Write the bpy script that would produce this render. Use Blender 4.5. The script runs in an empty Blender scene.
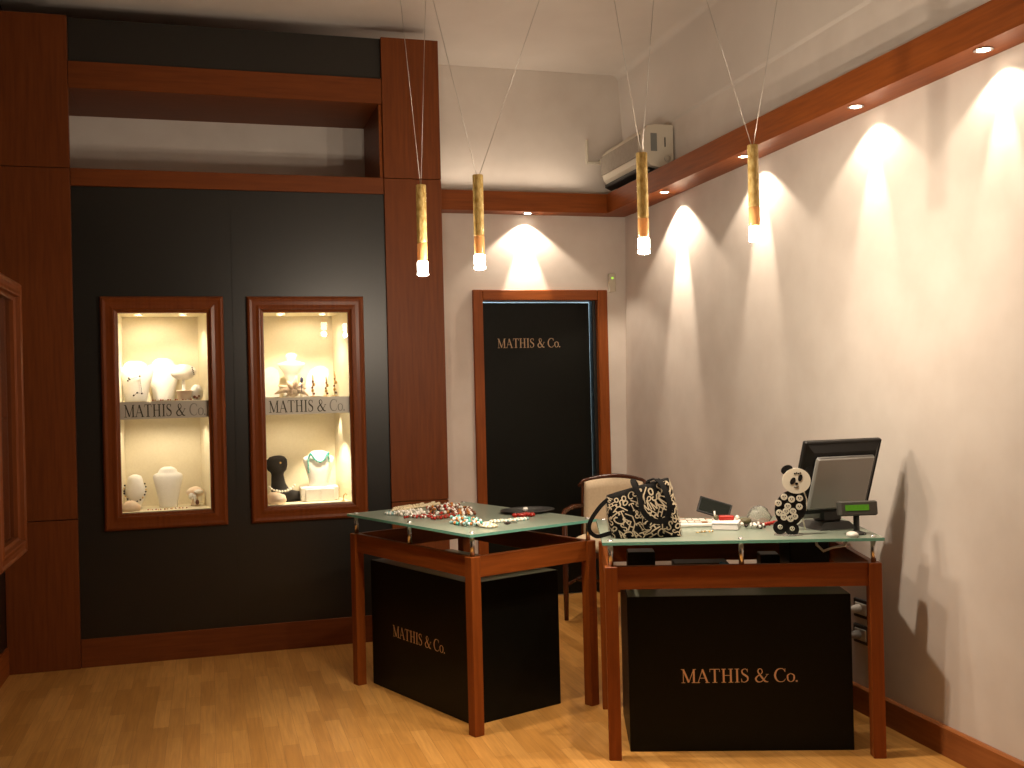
import bpy, math, random
from mathutils import Vector, Matrix
random.seed(7)
PI = math.pi
S = bpy.context.scene
COL = S.collection

# ------------------------------------------------------------ camera, world, exposure
cam_d = bpy.data.cameras.new('camera')
cam = bpy.data.objects.new('camera', cam_d)
COL.objects.link(cam)
S.camera = cam
cam_d.sensor_width = 36.0
cam_d.lens = 1051.11 / 1024 * 36.0
cam_d.clip_start = 0.02
yaw, pit, rol = 0.281809, 0.0022538, -0.0242524
fw = Vector((math.sin(yaw)*math.cos(pit), math.cos(yaw)*math.cos(pit), math.sin(pit)))
r0 = Vector((math.cos(yaw), -math.sin(yaw), 0))
u0 = r0.cross(fw)
rt = r0*math.cos(rol) + u0*math.sin(rol)
up = -r0*math.sin(rol) + u0*math.cos(rol)
m = Matrix((rt, up, -fw)).transposed().to_4x4()
m.translation = Vector((0, 0, 1.5))
cam.matrix_world = m

W = bpy.data.worlds.new('world'); S.world = W
W.use_nodes = True
W.node_tree.nodes['Background'].inputs[0].default_value = (0.6, 0.75, 1.0, 1)
W.node_tree.nodes['Background'].inputs[1].default_value = 0.02
S.view_settings.view_transform = 'Standard'
S.view_settings.look = 'None'
S.view_settings.gamma = 1.0
S.view_settings.use_curve_mapping = False
S.view_settings.exposure = 0.0
HALO = (1.0, 0.82, 0.63)

E_WIDE, E_CORE, E_PEND, E_PBEAM, E_UP, E_ROOM = 17.0, 46.0, 22.0, 44.0, 12.0, 0.3

def light(kind, name, loc, energy, color=HALO, radius=0.02, angle=90, blend=0.3, aim=(0, 0, -1), sx=None, sy=None):
    d = bpy.data.lights.new(name, kind)
    d.energy = energy; d.color = color
    if kind == 'AREA':
        d.shape = 'RECTANGLE'; d.size = sx; d.size_y = sy
    else:
        d.shadow_soft_size = radius
    if kind == 'SPOT':
        d.spot_size = math.radians(angle); d.spot_blend = blend
    o = bpy.data.objects.new(name, d); COL.objects.link(o)
    o.location = loc
    o.rotation_euler = Vector(aim).to_track_quat('-Z', 'Y').to_euler()
    return o

# ------------------------------------------------------------ materials
def mat(name, col, rough=0.5, metal=0.0, trans=0.0, emis=None, estr=0.0, spec=0.5, ior=1.45, sss=0.0, alpha=1.0, coat=0.0):
    m = bpy.data.materials.new(name); m.use_nodes = True
    b = m.node_tree.nodes['Principled BSDF']
    b.inputs['Base Color'].default_value = (*col, 1)
    b.inputs['Roughness'].default_value = rough
    b.inputs['Metallic'].default_value = metal
    b.inputs['Transmission Weight'].default_value = trans
    b.inputs['Specular IOR Level'].default_value = spec
    b.inputs['IOR'].default_value = ior
    b.inputs['Coat Weight'].default_value = coat
    if emis:
        b.inputs['Emission Color'].default_value = (*emis, 1)
        b.inputs['Emission Strength'].default_value = estr
    return m

def nodes(m):
    return m.node_tree.nodes, m.node_tree.links, m.node_tree.nodes['Principled BSDF']

def ramp(N, stops):
    r = N.new('ShaderNodeValToRGB')
    cr = r.color_ramp
    while len(cr.elements) < len(stops): cr.elements.new(0.5)
    for e, (p, c) in zip(cr.elements, stops):
        e.position = p; e.color = (*c, 1)
    return r

def noise_mat(name, c1, c2, scale, rough=0.6, bump=0.0, stretch=(1, 1, 1), spec=0.5, coat=0.0, detail=4, lo=0.3, hi=0.7, metal=0.0, bdist=0.01):
    m = mat(name, c1, rough, metal=metal, spec=spec, coat=coat)
    N, L, b = nodes(m)
    tc = N.new('ShaderNodeTexCoord'); mp = N.new('ShaderNodeMapping')
    mp.inputs['Scale'].default_value = stretch
    n = N.new('ShaderNodeTexNoise'); n.inputs['Scale'].default_value = scale; n.inputs['Detail'].default_value = detail
    r = ramp(N, [(lo, c1), (hi, c2)])
    L.new(tc.outputs['Object'], mp.inputs['Vector']); L.new(mp.outputs[0], n.inputs['Vector'])
    L.new(n.outputs['Fac'], r.inputs[0]); L.new(r.outputs[0], b.inputs['Base Color'])
    if bump:
        bp = N.new('ShaderNodeBump'); bp.inputs['Strength'].default_value = bump; bp.inputs['Distance'].default_value = bdist
        L.new(n.outputs['Fac'], bp.inputs['Height']); L.new(bp.outputs[0], b.inputs['Normal'])
    return m

W1, W2 = (0.185, 0.043, 0.006), (0.285, 0.074, 0.011)
def wood(name, axis, c1=W1, c2=W2, rough=0.45):
    st = [22, 22, 22]; st[axis] = 1.4
    return noise_mat(name, c1, c2, 3.0, rough=rough, stretch=st, detail=6, lo=0.25, hi=0.75, bump=0.04, bdist=0.002, spec=0.28)
WOODX, WOODY, WOODZ = wood('cherry_wood_x', 0), wood('cherry_wood_y', 1), wood('cherry_wood_z', 2)
WFR = wood('frame_wood_z', 2, (0.130, 0.030, 0.006), (0.190, 0.048, 0.010), 0.30)
PANZ = wood('panel_wood_z', 2, (0.125, 0.030, 0.005), (0.180, 0.046, 0.008), 0.5)
PANX = wood('panel_wood_x', 0, (0.125, 0.030, 0.005), (0.180, 0.046, 0.008), 0.5)
WFX = wood('frame_wood_x', 0, (0.170, 0.042, 0.013), (0.245, 0.066, 0.020), 0.28)
BASEB = wood('baseboard_wood', 1, (0.26, 0.085, 0.024), (0.36, 0.125, 0.036), 0.35)
PLASTER = noise_mat('painted_plaster', (0.66, 0.60, 0.545), (0.72, 0.665, 0.61), 5.0, rough=0.85, bump=0.18, bdist=0.006, spec=0.2, detail=6)
CEIL = noise_mat('ceiling_paint', (0.66, 0.61, 0.56), (0.70, 0.65, 0.60), 3.0, rough=0.9, bump=0.1, spec=0.15)
BLACK = noise_mat('black_laminate', (0.0030, 0.0030, 0.0018), (0.0042, 0.0042, 0.0026), 30.0, rough=0.38, spec=0.8)
BLACKD = noise_mat('black_lacquer', (0.0030, 0.0034, 0.0020), (0.0042, 0.0046, 0.0030), 30.0, rough=0.45, spec=0.2)
BTOP = mat('grey_green_top', (0.30, 0.30, 0.22), 0.3)
GOLD = mat('gold_lettering', (0.85, 0.60, 0.40), 0.5)
GLASS = mat('clear_glass', (1, 1, 1), 0.0, trans=1.0, ior=1.45)
CHROME = mat('chrome', (0.80, 0.80, 0.82), 0.25, metal=1.0)
STEEL = mat('steel_wire', (0.55, 0.52, 0.48), 0.35, metal=1.0)
BPLAST = mat('black_plastic', (0.009, 0.009, 0.009), 0.4, spec=0.35)
GPLAST = mat('silver_grey_plastic', (0.36, 0.36, 0.35), 0.42, metal=0.2)
WPLAST = mat('white_plastic', (0.68, 0.66, 0.60), 0.4)
DPLAST = mat('dark_grey_plastic', (0.03, 0.03, 0.028), 0.45)

# frosted glass top and its bright edge
FROST = mat('frosted_glass_top', (0.62, 0.70, 0.58), 0.22, trans=0.55, ior=1.45)
N, L, b = nodes(FROST)
tr = N.new('ShaderNodeBsdfPrincipled')
tr.inputs['Base Color'].default_value = (0.100, 0.135, 0.095, 1); tr.inputs['Roughness'].default_value = 0.16; tr.inputs['Specular IOR Level'].default_value = 0.25
b.inputs['Roughness'].default_value = 0.6; b.inputs['Specular IOR Level'].default_value = 0.2
mx = N.new('ShaderNodeMixShader'); mx.inputs[0].default_value = 0.62
L.new(b.outputs[0], mx.inputs[1]); L.new(tr.outputs[0], mx.inputs[2])
L.new(mx.outputs[0], N['Material Output'].inputs['Surface'])
EDGE = mat('green_glass_edge', (0.22, 0.60, 0.48), 0.15, trans=0.25)

# laminate floor: three-strip oak running away from the entrance
FLOOR = mat('laminate_floor', (0.4, 0.2, 0.07), 0.30, spec=0.45)
N, L, b = nodes(FLOOR)
tc = N.new('ShaderNodeTexCoord'); mp = N.new('ShaderNodeMapping')
mp.inputs['Rotation'].default_value = (0, 0, PI/2)
br = N.new('ShaderNodeTexBrick')
br.inputs['Scale'].default_value = 1.0
br.inputs['Brick Width'].default_value = 0.44; br.inputs['Row Height'].default_value = 0.068
br.inputs['Mortar Size'].default_value = 0.0007; br.inputs['Mortar Smooth'].default_value = 0.3
br.offset = 0.37; br.offset_frequency = 2; br.squash = 1.0
br.inputs['Color1'].default_value = (0.45, 0.215, 0.050, 1)
br.inputs['Color2'].default_value = (0.60, 0.315, 0.088, 1)
br.inputs['Mortar'].default_value = (0.28, 0.13, 0.035, 1)
mp2 = N.new('ShaderNodeMapping'); mp2.inputs['Scale'].default_value = (30, 1.6, 1)
n1 = N.new('ShaderNodeTexNoise'); n1.inputs['Scale'].default_value = 2.4; n1.inputs['Detail'].default_value = 7; n1.inputs['Distortion'].default_value = 0.6
r1 = ramp(N, [(0.3, (0.80, 0.76, 0.72)), (0.7, (1.05, 1.04, 1.02))])
mul = N.new('ShaderNodeMix'); mul.data_type = 'RGBA'; mul.blend_type = 'MULTIPLY'; mul.inputs[0].default_value = 1.0
L.new(tc.outputs['Object'], mp.inputs[0]); L.new(mp.outputs[0], br.inputs['Vector'])
L.new(tc.outputs['Object'], mp2.inputs[0]); L.new(mp2.outputs[0], n1.inputs['Vector'])
L.new(n1.outputs['Fac'], r1.inputs[0])
L.new(br.outputs['Color'], mul.inputs[6]); L.new(r1.outputs[0], mul.inputs[7]); L.new(mul.outputs[2], b.inputs['Base Color'])

# ------------------------------------------------------------ mesh builder
class MB:
    def __init__(s): s.v = []; s.f = []; s.m = []; s.sm = []
    def add(s, vs, fs, mi=0, smooth=False, M=None):
        o = len(s.v)
        s.v += [tuple(M @ Vector(v)) if M is not None else tuple(v) for v in vs]
        s.f += [tuple(o+i for i in f) for f in fs]; s.m += [mi]*len(fs); s.sm += [smooth]*len(fs)
        return s
    def box(s, x0, y0, z0, x1, y1, z1, mi=0, M=None, bev=0.0):
        if bev <= 0:
            vs = [(x, y, z) for z in (z0, z1) for y in (y0, y1) for x in (x0, x1)]
            return s.add(vs, [(0, 2, 3, 1), (4, 5, 7, 6), (0, 1, 5, 4), (2, 6, 7, 3), (0, 4, 6, 2), (1, 3, 7, 5)], mi, False, M)
        # chamfered box: convex hull of three shrunken boxes, built as rings
        b = bev
        ring = lambda i, z: [(x0+b+i, y0+i, z), (x1-b-i, y0+i, z), (x1-i, y0+b+i, z), (x1-i, y1-b-i, z), (x1-b-i, y1-i, z), (x0+b+i, y1-i, z), (x0+i, y1-b-i, z), (x0+i, y0+b+i, z)]
        rs = [ring(b, z0), ring(0, z0+b), ring(0, z1-b), ring(b, z1)]
        vs = [v for r in rs for v in r]; fs = [tuple(range(7, -1, -1)), tuple(range(24, 32))]
        for k in range(3):
            for i in range(8):
                j = (i+1) % 8
                fs.append((k*8+i, k*8+j, k*8+8+j, k*8+8+i))
        return s.add(vs, fs, mi, False, M)
    def lathe(s, prof, seg=20, mi=0, M=None, sx=1.0, sy=1.0, smooth=True, cap=True):
        vs = []; fs = []
        for r, z in prof:
            for i in range(seg):
                a = 2*PI*i/seg; vs.append((r*math.cos(a)*sx, r*math.sin(a)*sy, z))
        for k in range(len(prof)-1):
            for i in range(seg):
                j = (i+1) % seg
                fs.append((k*seg+i, k*seg+j, (k+1)*seg+j, (k+1)*seg+i))
        if cap:
            if prof[0][0] > 1e-5: fs.append(tuple(range(seg-1, -1, -1)))
            if prof[-1][0] > 1e-5: fs.append(tuple((len(prof)-1)*seg+i for i in range(seg)))
        return s.add(vs, fs, mi, smooth, M)
    def tube(s, pts, r, seg=8, mi=0, M=None, flat=1.0):
        pts = [Vector(p) for p in pts]; n = len(pts)
        rs = r if isinstance(r, (list, tuple)) else [r]*n
        vs = []; fs = []; ref = None
        for k in range(n):
            t = (pts[min(k+1, n-1)]-pts[max(k-1, 0)]).normalized()
            if ref is None:
                ref = Vector((0, 0, 1)) if abs(t.z) < 0.9 else Vector((1, 0, 0))
            a = (ref - t*ref.dot(t)).normalized(); ref = a; c = t.cross(a)
            for i in range(seg):
                q = 2*PI*i/seg + PI/seg
                vs.append(tuple(pts[k] + a*math.cos(q)*rs[k] + c*math.sin(q)*rs[k]*flat))
        for k in range(n-1):
            for i in range(seg):
                j = (i+1) % seg
                fs.append((k*seg+i, k*seg+j, (k+1)*seg+j, (k+1)*seg+i))
        fs += [tuple(range(seg-1, -1, -1)), tuple((n-1)*seg+i for i in range(seg))]
        return s.add(vs, fs, mi, seg > 4, M)
    def ball(s, c, r, mi=0, sc=(1, 1, 1), seg=8, rings=6, M=None):
        pr = [(math.sin(PI*k/rings)*r, -math.cos(PI*k/rings)*r) for k in range(rings+1)]
        T = Matrix.Translation(Vector(c)) @ Matrix.Diagonal((*sc, 1))
        if M is not None: T = M @ T
        return s.lathe([(max(a, 1e-6), z) for a, z in pr], seg, mi, T)
    def prism(s, poly, d0, d1, plane='xz', mi=0, M=None, smooth=False):
        # poly in 2-D, extruded along the third axis
        def P(a, c, d):
            return {'xz': (a, d, c), 'yz': (d, a, c), 'xy': (a, c, d)}[plane]
        n = len(poly)
        vs = [P(a, c, d0) for a, c in poly] + [P(a, c, d1) for a, c in poly]
        fs = [tuple(range(n)), tuple(range(2*n-1, n-1, -1))] + [(i, (i+1) % n, n+(i+1) % n, n+i) for i in range(n)]
        return s.add(vs, fs, mi, smooth, M)
    def build(s, name, mats, parent=None, loc=None, rot=None):
        me = bpy.data.meshes.new(name)
        me.from_pydata(s.v, [], s.f)
        if not isinstance(mats, (list, tuple)): mats = [mats]
        for q in mats: me.materials.append(q)
        for p, mi, sm in zip(me.polygons, s.m, s.sm):
            p.material_index = mi; p.use_smooth = sm
        me.validate(); me.update()
        o = bpy.data.objects.new(name, me); COL.objects.link(o)
        if parent: o.parent = parent
        if loc: o.location = loc
        if rot: o.rotation_euler = rot
        import bmesh
        bm = bmesh.new(); bm.from_mesh(me); bmesh.ops.recalc_face_normals(bm, faces=bm.faces); bm.to_mesh(me); bm.free()
        return o

def tag(o, label, cat, group=None, kind=None):
    if label: o['label'] = label
    if cat: o['category'] = cat
    if group: o['group'] = group
    if kind: o['kind'] = kind
    return o
def struct(o): o['kind'] = 'structure'; return o
def empty(name, loc, rz=0, label=None, cat=None, group=None):
    o = bpy.data.objects.new(name, None); COL.objects.link(o)
    o.location = loc; o.rotation_euler = (0, 0, rz); o.empty_display_size = 0.1
    return tag(o, label, cat, group)
def copy_tree(o, parent=None):
    c = o.copy(); COL.objects.link(c); c.parent = parent
    if parent: c.matrix_parent_inverse = o.matrix_parent_inverse.copy()
    for ch in list(o.children): copy_tree(ch, c)
    return c
def TR(x, y, z, rz=0, rx=0, ry=0):
    return Matrix.Translation((x, y, z)) @ Matrix.Rotation(rz, 4, 'Z') @ Matrix.Rotation(ry, 4, 'Y') @ Matrix.Rotation(rx, 4, 'X')

# ------------------------------------------------------------ serif lettering (stroke font)
TH, TN = 0.135, 0.05
def seg_(a, b, w): return ([a, b], [w, w])
def serif(x, y, w=0.26): return ([(x-w/2, y), (x+w/2, y)], [0.045, 0.045])
def curve_(pts, ws, n=7):
    P = []; Wd = []
    for k in range(len(pts)-1):
        p0 = pts[max(k-1, 0)]; p1 = pts[k]; p2 = pts[k+1]; p3 = pts[min(k+2, len(pts)-1)]
        for i in range(n):
            t = i/n
            P.append(tuple(0.5*((2*p1[j]) + (-p0[j]+p2[j])*t + (2*p0[j]-5*p1[j]+4*p2[j]-p3[j])*t*t + (-p0[j]+3*p1[j]-3*p2[j]+p3[j])*t**3) for j in (0, 1)))
            Wd.append(ws[k]*(1-t)+ws[k+1]*t)
    P.append(pts[-1]); Wd.append(ws[-1])
    return (P, Wd)
GL = {
 'M': (1.08, [seg_((.17, 0), (.17, 1), TN), seg_((.17, .98), (.55, .04), TH), seg_((.55, .04), (.90, .98), TN), seg_((.91, 0), (.91, 1), TH), serif(.17, .022), serif(.91, .022, .32), serif(.12, .978, .2), serif(.97, .978, .2)]),
 'A': (.90, [seg_((.12, 0), (.45, 1), TN), seg_((.43, .98), (.78, 0), TH), seg_((.22, .34), (.66, .34), .045), serif(.12, .022), serif(.78, .022, .30)]),
 'T': (.80, [seg_((.40, 0), (.40, 1), TH), ([(.06, .975), (.74, .975)], [.05, .05]), seg_((.07, .99), (.05, .78), .04), seg_((.73, .99), (.75, .78), .04), serif(.40, .022, .34)]),
 'H': (.94, [seg_((.22, 0), (.22, 1), TH), seg_((.72, 0), (.72, 1), TH), seg_((.22, .52), (.72, .52), .045), serif(.22, .022, .32), serif(.72, .022, .32), serif(.22, .978, .32), serif(.72, .978, .32)]),
 'I': (.44, [seg_((.22, 0), (.22, 1), TH), serif(.22, .022, .32), serif(.22, .978, .32)]),
 'S': (.62, [curve_([(.50, .76), (.44, .94), (.28, .97), (.13, .86), (.16, .66), (.34, .52), (.50, .38), (.50, .16), (.32, .03), (.14, .06), (.08, .26)], [.03, .05, .05, .09, .12, .14, .13, .09, .05, .05, .03]), seg_((.50, .98), (.50, .74), .035), seg_((.08, .02), (.08, .28), .035)]),
 '&': (1.0, [curve_([(.92, .56), (.80, .40), (.62, .16), (.42, .03), (.20, .06), (.10, .26), (.22, .44), (.44, .58), (.56, .74), (.50, .94), (.36, .97), (.26, .84), (.32, .64), (.52, .36), (.74, .08), (.96, .03)], [.03, .05, .06, .06, .10, .13, .09, .06, .07, .05, .05, .09, .11, .13, .12, .05]), ([(.80, .57), (1.0, .57)], [.04, .04])]),
 'C': (.88, [curve_([(.78, .74), (.68, .92), (.48, .98), (.24, .88), (.10, .62), (.10, .36), (.24, .11), (.48, .02), (.70, .08), (.80, .24)], [.03, .05, .05, .10, .14, .14, .10, .05, .05, .03]), seg_((.78, .98), (.78, .72), .035)]),
 'o': (.60, [curve_([(.30, .62), (.10, .50), (.07, .32), (.12, .12), (.30, .02), (.48, .12), (.53, .32), (.50, .50), (.30, .62)], [.04, .09, .12, .09, .04, .09, .12, .09, .04])]),
 '.': (.26, [seg_((.10, .0), (.10, .13), .13)]),
 ' ': (.36, []),
}
def ribbon(mb, P, Wd, fn, mi=0):
    n = len(P); vs = []; fs = []
    for k in range(n):
        a = P[max(k-1, 0)]; c = P[min(k+1, n-1)]
        dx, dy = c[0]-a[0], c[1]-a[1]; l = math.hypot(dx, dy) or 1
        nx, ny = -dy/l, dx/l
        vs += [fn(P[k][0]+nx*Wd[k]/2, P[k][1]+ny*Wd[k]/2), fn(P[k][0]-nx*Wd[k]/2, P[k][1]-ny*Wd[k]/2)]
    for k in range(n-1): fs.append((2*k, 2*k+1, 2*k+3, 2*k+2))
    mb.add(vs, fs, mi)
TEXT = 'MATHIS & Co.'
def text_width(t): return sum(GL[c][0] for c in t)
def text_mb(t, width, cap, y=-0.001, x0=0.0, z0=0.0):
    """front-facing (towards -y) flat lettering in the local xz plane, thickness about 1 mm"""
    mb = MB(); k = width/text_width(t); x = 0
    i = 0
    for c in t:
        w, st = GL[c]
        for P, Wd in st:
            i += 1
            yy = y - 0.00002*i
            ribbon(mb, P, Wd, lambda a, c_, x=x, yy=yy: (x0+(x+a)*k, yy, z0+c_*cap))
        x += w
    return mb

# ------------------------------------------------------------ room shell
YB, YN, XL, CZ = 7.08, -1.6, -1.08, 3.73
def WX(y, z): return 2.772 + 0.03*(y-3.5) + (min(z, 3.2)/2.71)*(0.11-0.015*(y-3.5))

struct(MB().box(XL-0.2, YN-0.1, -0.1, 3.2, 9.2, 0).build('floor', FLOOR))
struct(MB().box(XL-0.2, YN-0.1, CZ, 3.2, 9.2, CZ+0.1).build('ceiling', CEIL))
mb = MB(); ys = [YN + (YB+0.1-YN)*i/10 for i in range(11)]; zs = [0, 1, 2, 2.71, 3.3, CZ]
vs = [(WX(y, z), y, z) for y in ys for z in zs] + [(3.15, y, z) for y in ys for z in zs]
n = len(zs); o_ = len(ys)*n; fs = []
for i in range(len(ys)-1):
    for j in range(n-1):
        a = i*n+j; fs += [(a, a+1, a+n+1, a+n), (o_+a, o_+a+n, o_+a+n+1, o_+a+1)]
mb.add(vs, fs)
struct(mb.build('wall_right', PLASTER))
struct(MB().box(XL-0.15, YN, 0, XL, YB, CZ).build('wall_left', BLACK))
struct(MB().box(XL-0.15, YN-0.12, 0, 3.15, YN, CZ).build('wall_near', PLASTER))
# back wall with the door opening
DX0, DX1, DZ = 1.845, 2.700, 2.105
mb = MB()
mb.box(XL, YB, 0, DX0, YB+0.14, CZ); mb.box(DX1, YB, 0, 3.15, YB+0.14, CZ); mb.box(DX0, YB, DZ, DX1, YB+0.14, CZ)
struct(mb.build('wall_back', PLASTER))
# little room behind the door
mb = MB(); mb.box(1.4, 8.9, 0, 3.15, 9.0, 2.8); mb.box(1.3, YB+0.14, 0, 1.4, 9.0, 2.8); mb.box(3.1, YB+0.14, 0, 3.2, 9.0, 2.8); mb.box(1.3, YB+0.14, 2.8, 3.2, 9.0, 2.9)
struct(mb.build('wall_storeroom', PLASTER))
light('POINT', 'storeroom_light', (2.3, 8.2, 2.4), 25, (0.45, 0.75, 1.0), 0.1)
# cove on the upper right wall
mb = MB(); prof = [(0.002, 3.18), (-0.014, 3.205), (-0.045, 3.68)]
for i in range(7):
    a = PI/2*i/6; prof.append((-0.045-0.05+0.05*math.cos(a), 3.68+0.05*math.sin(a)))
prof += [(0.02, CZ)]
vs = []; fs = []
for y in (YN, YB):
    for p in prof: vs.append((WX(y, p[1])+p[0], y, p[1]))
k = len(prof)
for i in range(k): fs.append((i, (i+1) % k, k+(i+1) % k, k+i))
fs += [tuple(range(k)), tuple(range(2*k-1, k-1, -1))]
mb.add(vs, fs); struct(mb.build('trim_1', CEIL))

# baseboards
mb = MB()
for y0_, y1_ in ((YN, 3.54), (3.542, 5.9), (5.902, YB)):
    vs = []
    for y in (y0_, y1_):
        vs += [(WX(y, 0)+.004, y, 0), (WX(y, 0)-.014, y, 0), (WX(y, 0)-.014, y, .110), (WX(y, 0)-.006, y, .118), (WX(y, .12)+.004, y, .118)]
    mb.add(vs, [(i, (i+1) % 5, 5+(i+1) % 5, 5+i) for i in range(5)] + [(0, 1, 2, 3, 4), (9, 8, 7, 6, 5)])
struct(mb.build('baseboard_right', BASEB))
struct(MB().box(XL, YN, 0, XL+0.012, 6.25, 0.15).build('baseboard_left', WOODY))
mb = MB(); mb.box(1.38, YB-0.014, 0, 1.775, YB, 0.12); mb.box(2.772, YB-0.014, 0, 2.87, YB, 0.12)
struct(mb.build('baseboard_back', WOODX))

# door frame (architrave) and door
mb = MB()
for (a, c, d, e) in ((1.777, 0, DX0+0.002, 2.176), (DX1-0.002, 0, 2.772, 2.176)):
    mb.box(a, YB-0.022, c, d, YB+0.15, e, bev=0.004)
struct(mb.build('trim_2', WOODZ))
struct(MB().box(DX0+0.003, YB-0.022, DZ-0.002, DX1-0.003, YB+0.15, 2.176, bev=0.004).build('trim_3', WOODX))
door = empty('door_1', (DX0+0.006, YB+0.055, 0), math.radians(1.4)); door['kind'] = 'structure'
leaf = MB().box(0, 0, 0.006, 0.812, 0.04, 2.090, bev=0.002).build('door_leaf', BLACKD, door)
text_mb(TEXT, 0.475, 0.066, -0.0012, 0.115, 1.772).build('lettering', mat('dull_gold_lettering', (0.50, 0.34, 0.20), 0.5), leaf)
struct(MB().box(DX1-0.026, YB+0.03, 0, DX1-0.001, YB+0.10, DZ-0.003).build('trim_12', BLACK))

# cherry beam with downlights: along the right wall and across the back
mb = MB(); BZ0, BZ1 = 2.705, 2.84
vs = []
yy = [YN, 3.80, 6.93]
xx = [2.715, 2.725, 2.735]
for x, y in zip(xx, yy):
    vs += [(x, y, BZ0), (x, y, BZ1), (x+0.018, y, BZ1), (x+0.018, y, BZ0+0.018), (WX(y, 2.71)+.01, y, BZ0+0.018), (WX(y, 2.71)+.01, y, BZ0)]
fs = [(0, 1, 2, 3, 4, 5)[::-1], (12, 13, 14, 15, 16, 17)]
for q in (0, 1):
    for i in range(6): fs.append((q*6+i, q*6+(i+1) % 6, q*6+6+(i+1) % 6, q*6+6+i))
mb.add(vs, fs)
struct(mb.build('trim_4', WOODY))
mb = MB(); mb.prism([(6.93, BZ0), (6.93, BZ1), (6.948, BZ1), (6.948, BZ0+.018), (7.075, BZ0+.018), (7.075, BZ0)], 1.372, 2.925, 'yz')
struct(mb.build('trim_5', WOODX))

# ------------------------------------------------------------ partition with the two show windows
YP = 6.267           # face of the black panels
cases = [(-0.568, 0.747, 0.096, 2.056), (0.226, 0.745, 0.900, 2.056)]
def opening(c): return (c[0]+0.09, c[1]+0.095, c[2]-0.09, c[3]-0.09)
def panel_hole(x0, z0, x1, z1, h, y0, y1):
    mb = MB()
    mb.box(x0, y0, z0, h[0], y1, z1); mb.box(h[2], y0, z0, x1, y1, z1)
    mb.box(h[0], y0, z0, h[2], y1, h[1]); mb.box(h[0], y0, h[3], h[2], y1, z1)
    return mb
mb = panel_hole(-0.705, 0.155, 0.1445, 2.670, opening(cases[0]), YP, YP+0.02)
mb2 = panel_hole(0.1475, 0.155, 1.041, 2.670, opening(cases[1]), YP, YP+0.02)
mb.add(mb2.v, mb2.f)
mb.box(-0.705, YP+0.012, 3.362, 1.041, YP+0.03, 3.61)
mb.box(0.1445, YP+0.004, 0.155, 0.1475, YP+0.02, 2.67)
struct(mb.build('wall_display', BLACK))
mb = MB()
for (a, c) in ((XL+0.002, -0.706), (1.042, 1.391)):
    for z0_, z1_ in ((0.0, 0.822), (0.826, 2.764), (2.768, 3.612)):
        mb.box(a, YP-0.02, z0_, c, YP+0.28 if a > 0 else YP+0.02, z1_, bev=0.0015)
struct(mb.build('trim_6', PANZ))
struct(MB().box(-0.704, YP-0.012, 0, 1.040, YP+0.02, 0.157, bev=0.002).build('trim_7', PANX))
struct(MB().box(-0.704, YP-0.016, 2.671, 1.040, 6.98, 2.768, bev=0.002).box(-1.05, YP+0.022, 2.671, -0.704, 6.98, 2.768).build('trim_8', PANX))
struct(MB().box(-0.704, YP-0.016, 3.212, 1.040, 6.88, 3.362, bev=0.002).box(-1.05, YP+0.022, 3.212, -0.704, 6.88, 3.362).build('trim_9', PANX))
struct(MB().box(1.022, YP+0.005, 2.769, 1.040, 6.98, 3.211).build('trim_10', WOODY))
struct(MB().box(XL+0.001, 6.88, 2.5, 1.39, 6.98, 3.215).build('wall_niche', PLASTER))
struct(MB().box(XL+0.001, YP+0.025, 2.60, XL+0.02, 6.88, 3.40).build('wall_niche_side', PLASTER))
mb = MB(); mb.box(1.375, YP+0.26, 0, 1.391, YB, 2.70)
struct(mb.build('trim_11', WOODZ))

# ------------------------------------------------------------ display cases
CREAM = noise_mat('cream_lining', (0.74, 0.66, 0.47), (0.78, 0.70, 0.51), 90.0, rough=0.85, spec=0.2)
BULB = mat('lit_bulb', (1, 1, 1), 0.3, emis=(1.0, 0.86, 0.66), estr=40)
BAND = mat('silver_film', (0.50, 0.475, 0.41), 0.45, metal=0.2)
OLIVE = mat('dark_olive_lettering', (0.035, 0.032, 0.012), 0.6)
GREYL = mat('pale_grey_lettering', (0.22, 0.21, 0.18), 0.5)
def ring_frame(mb, x0, z0, x1, z1, prof, mi=0):
    """sweep profile (inset, y) round a rectangle"""
    n = len(prof); vs = []
    for (cx, cz, sx, sz) in ((x0, z0, 1, 1), (x1, z0, -1, 1), (x1, z1, -1, -1), (x0, z1, 1, -1)):
        for t, y in prof: vs.append((cx+sx*t, y, cz+sz*t))
    fs = []
    for c in range(4):
        d = (c+1) % 4
        for i in range(n):
            j = (i+1) % n
            fs.append((c*n+i, c*n+j, d*n+j, d*n+i))
    mb.add(vs, fs, mi)
FP = [(0.0, 0.0), (0.0, -0.018), (0.006, -0.028), (0.016, -0.033), (0.03, -0.030), (0.05, -0.030), (0.068, -0.034), (0.074, -0.033), (0.078, -0.022), (0.084, -0.019), (0.092, -0.017), (0.094, -0.002), (0.094, 0.0)]
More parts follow.
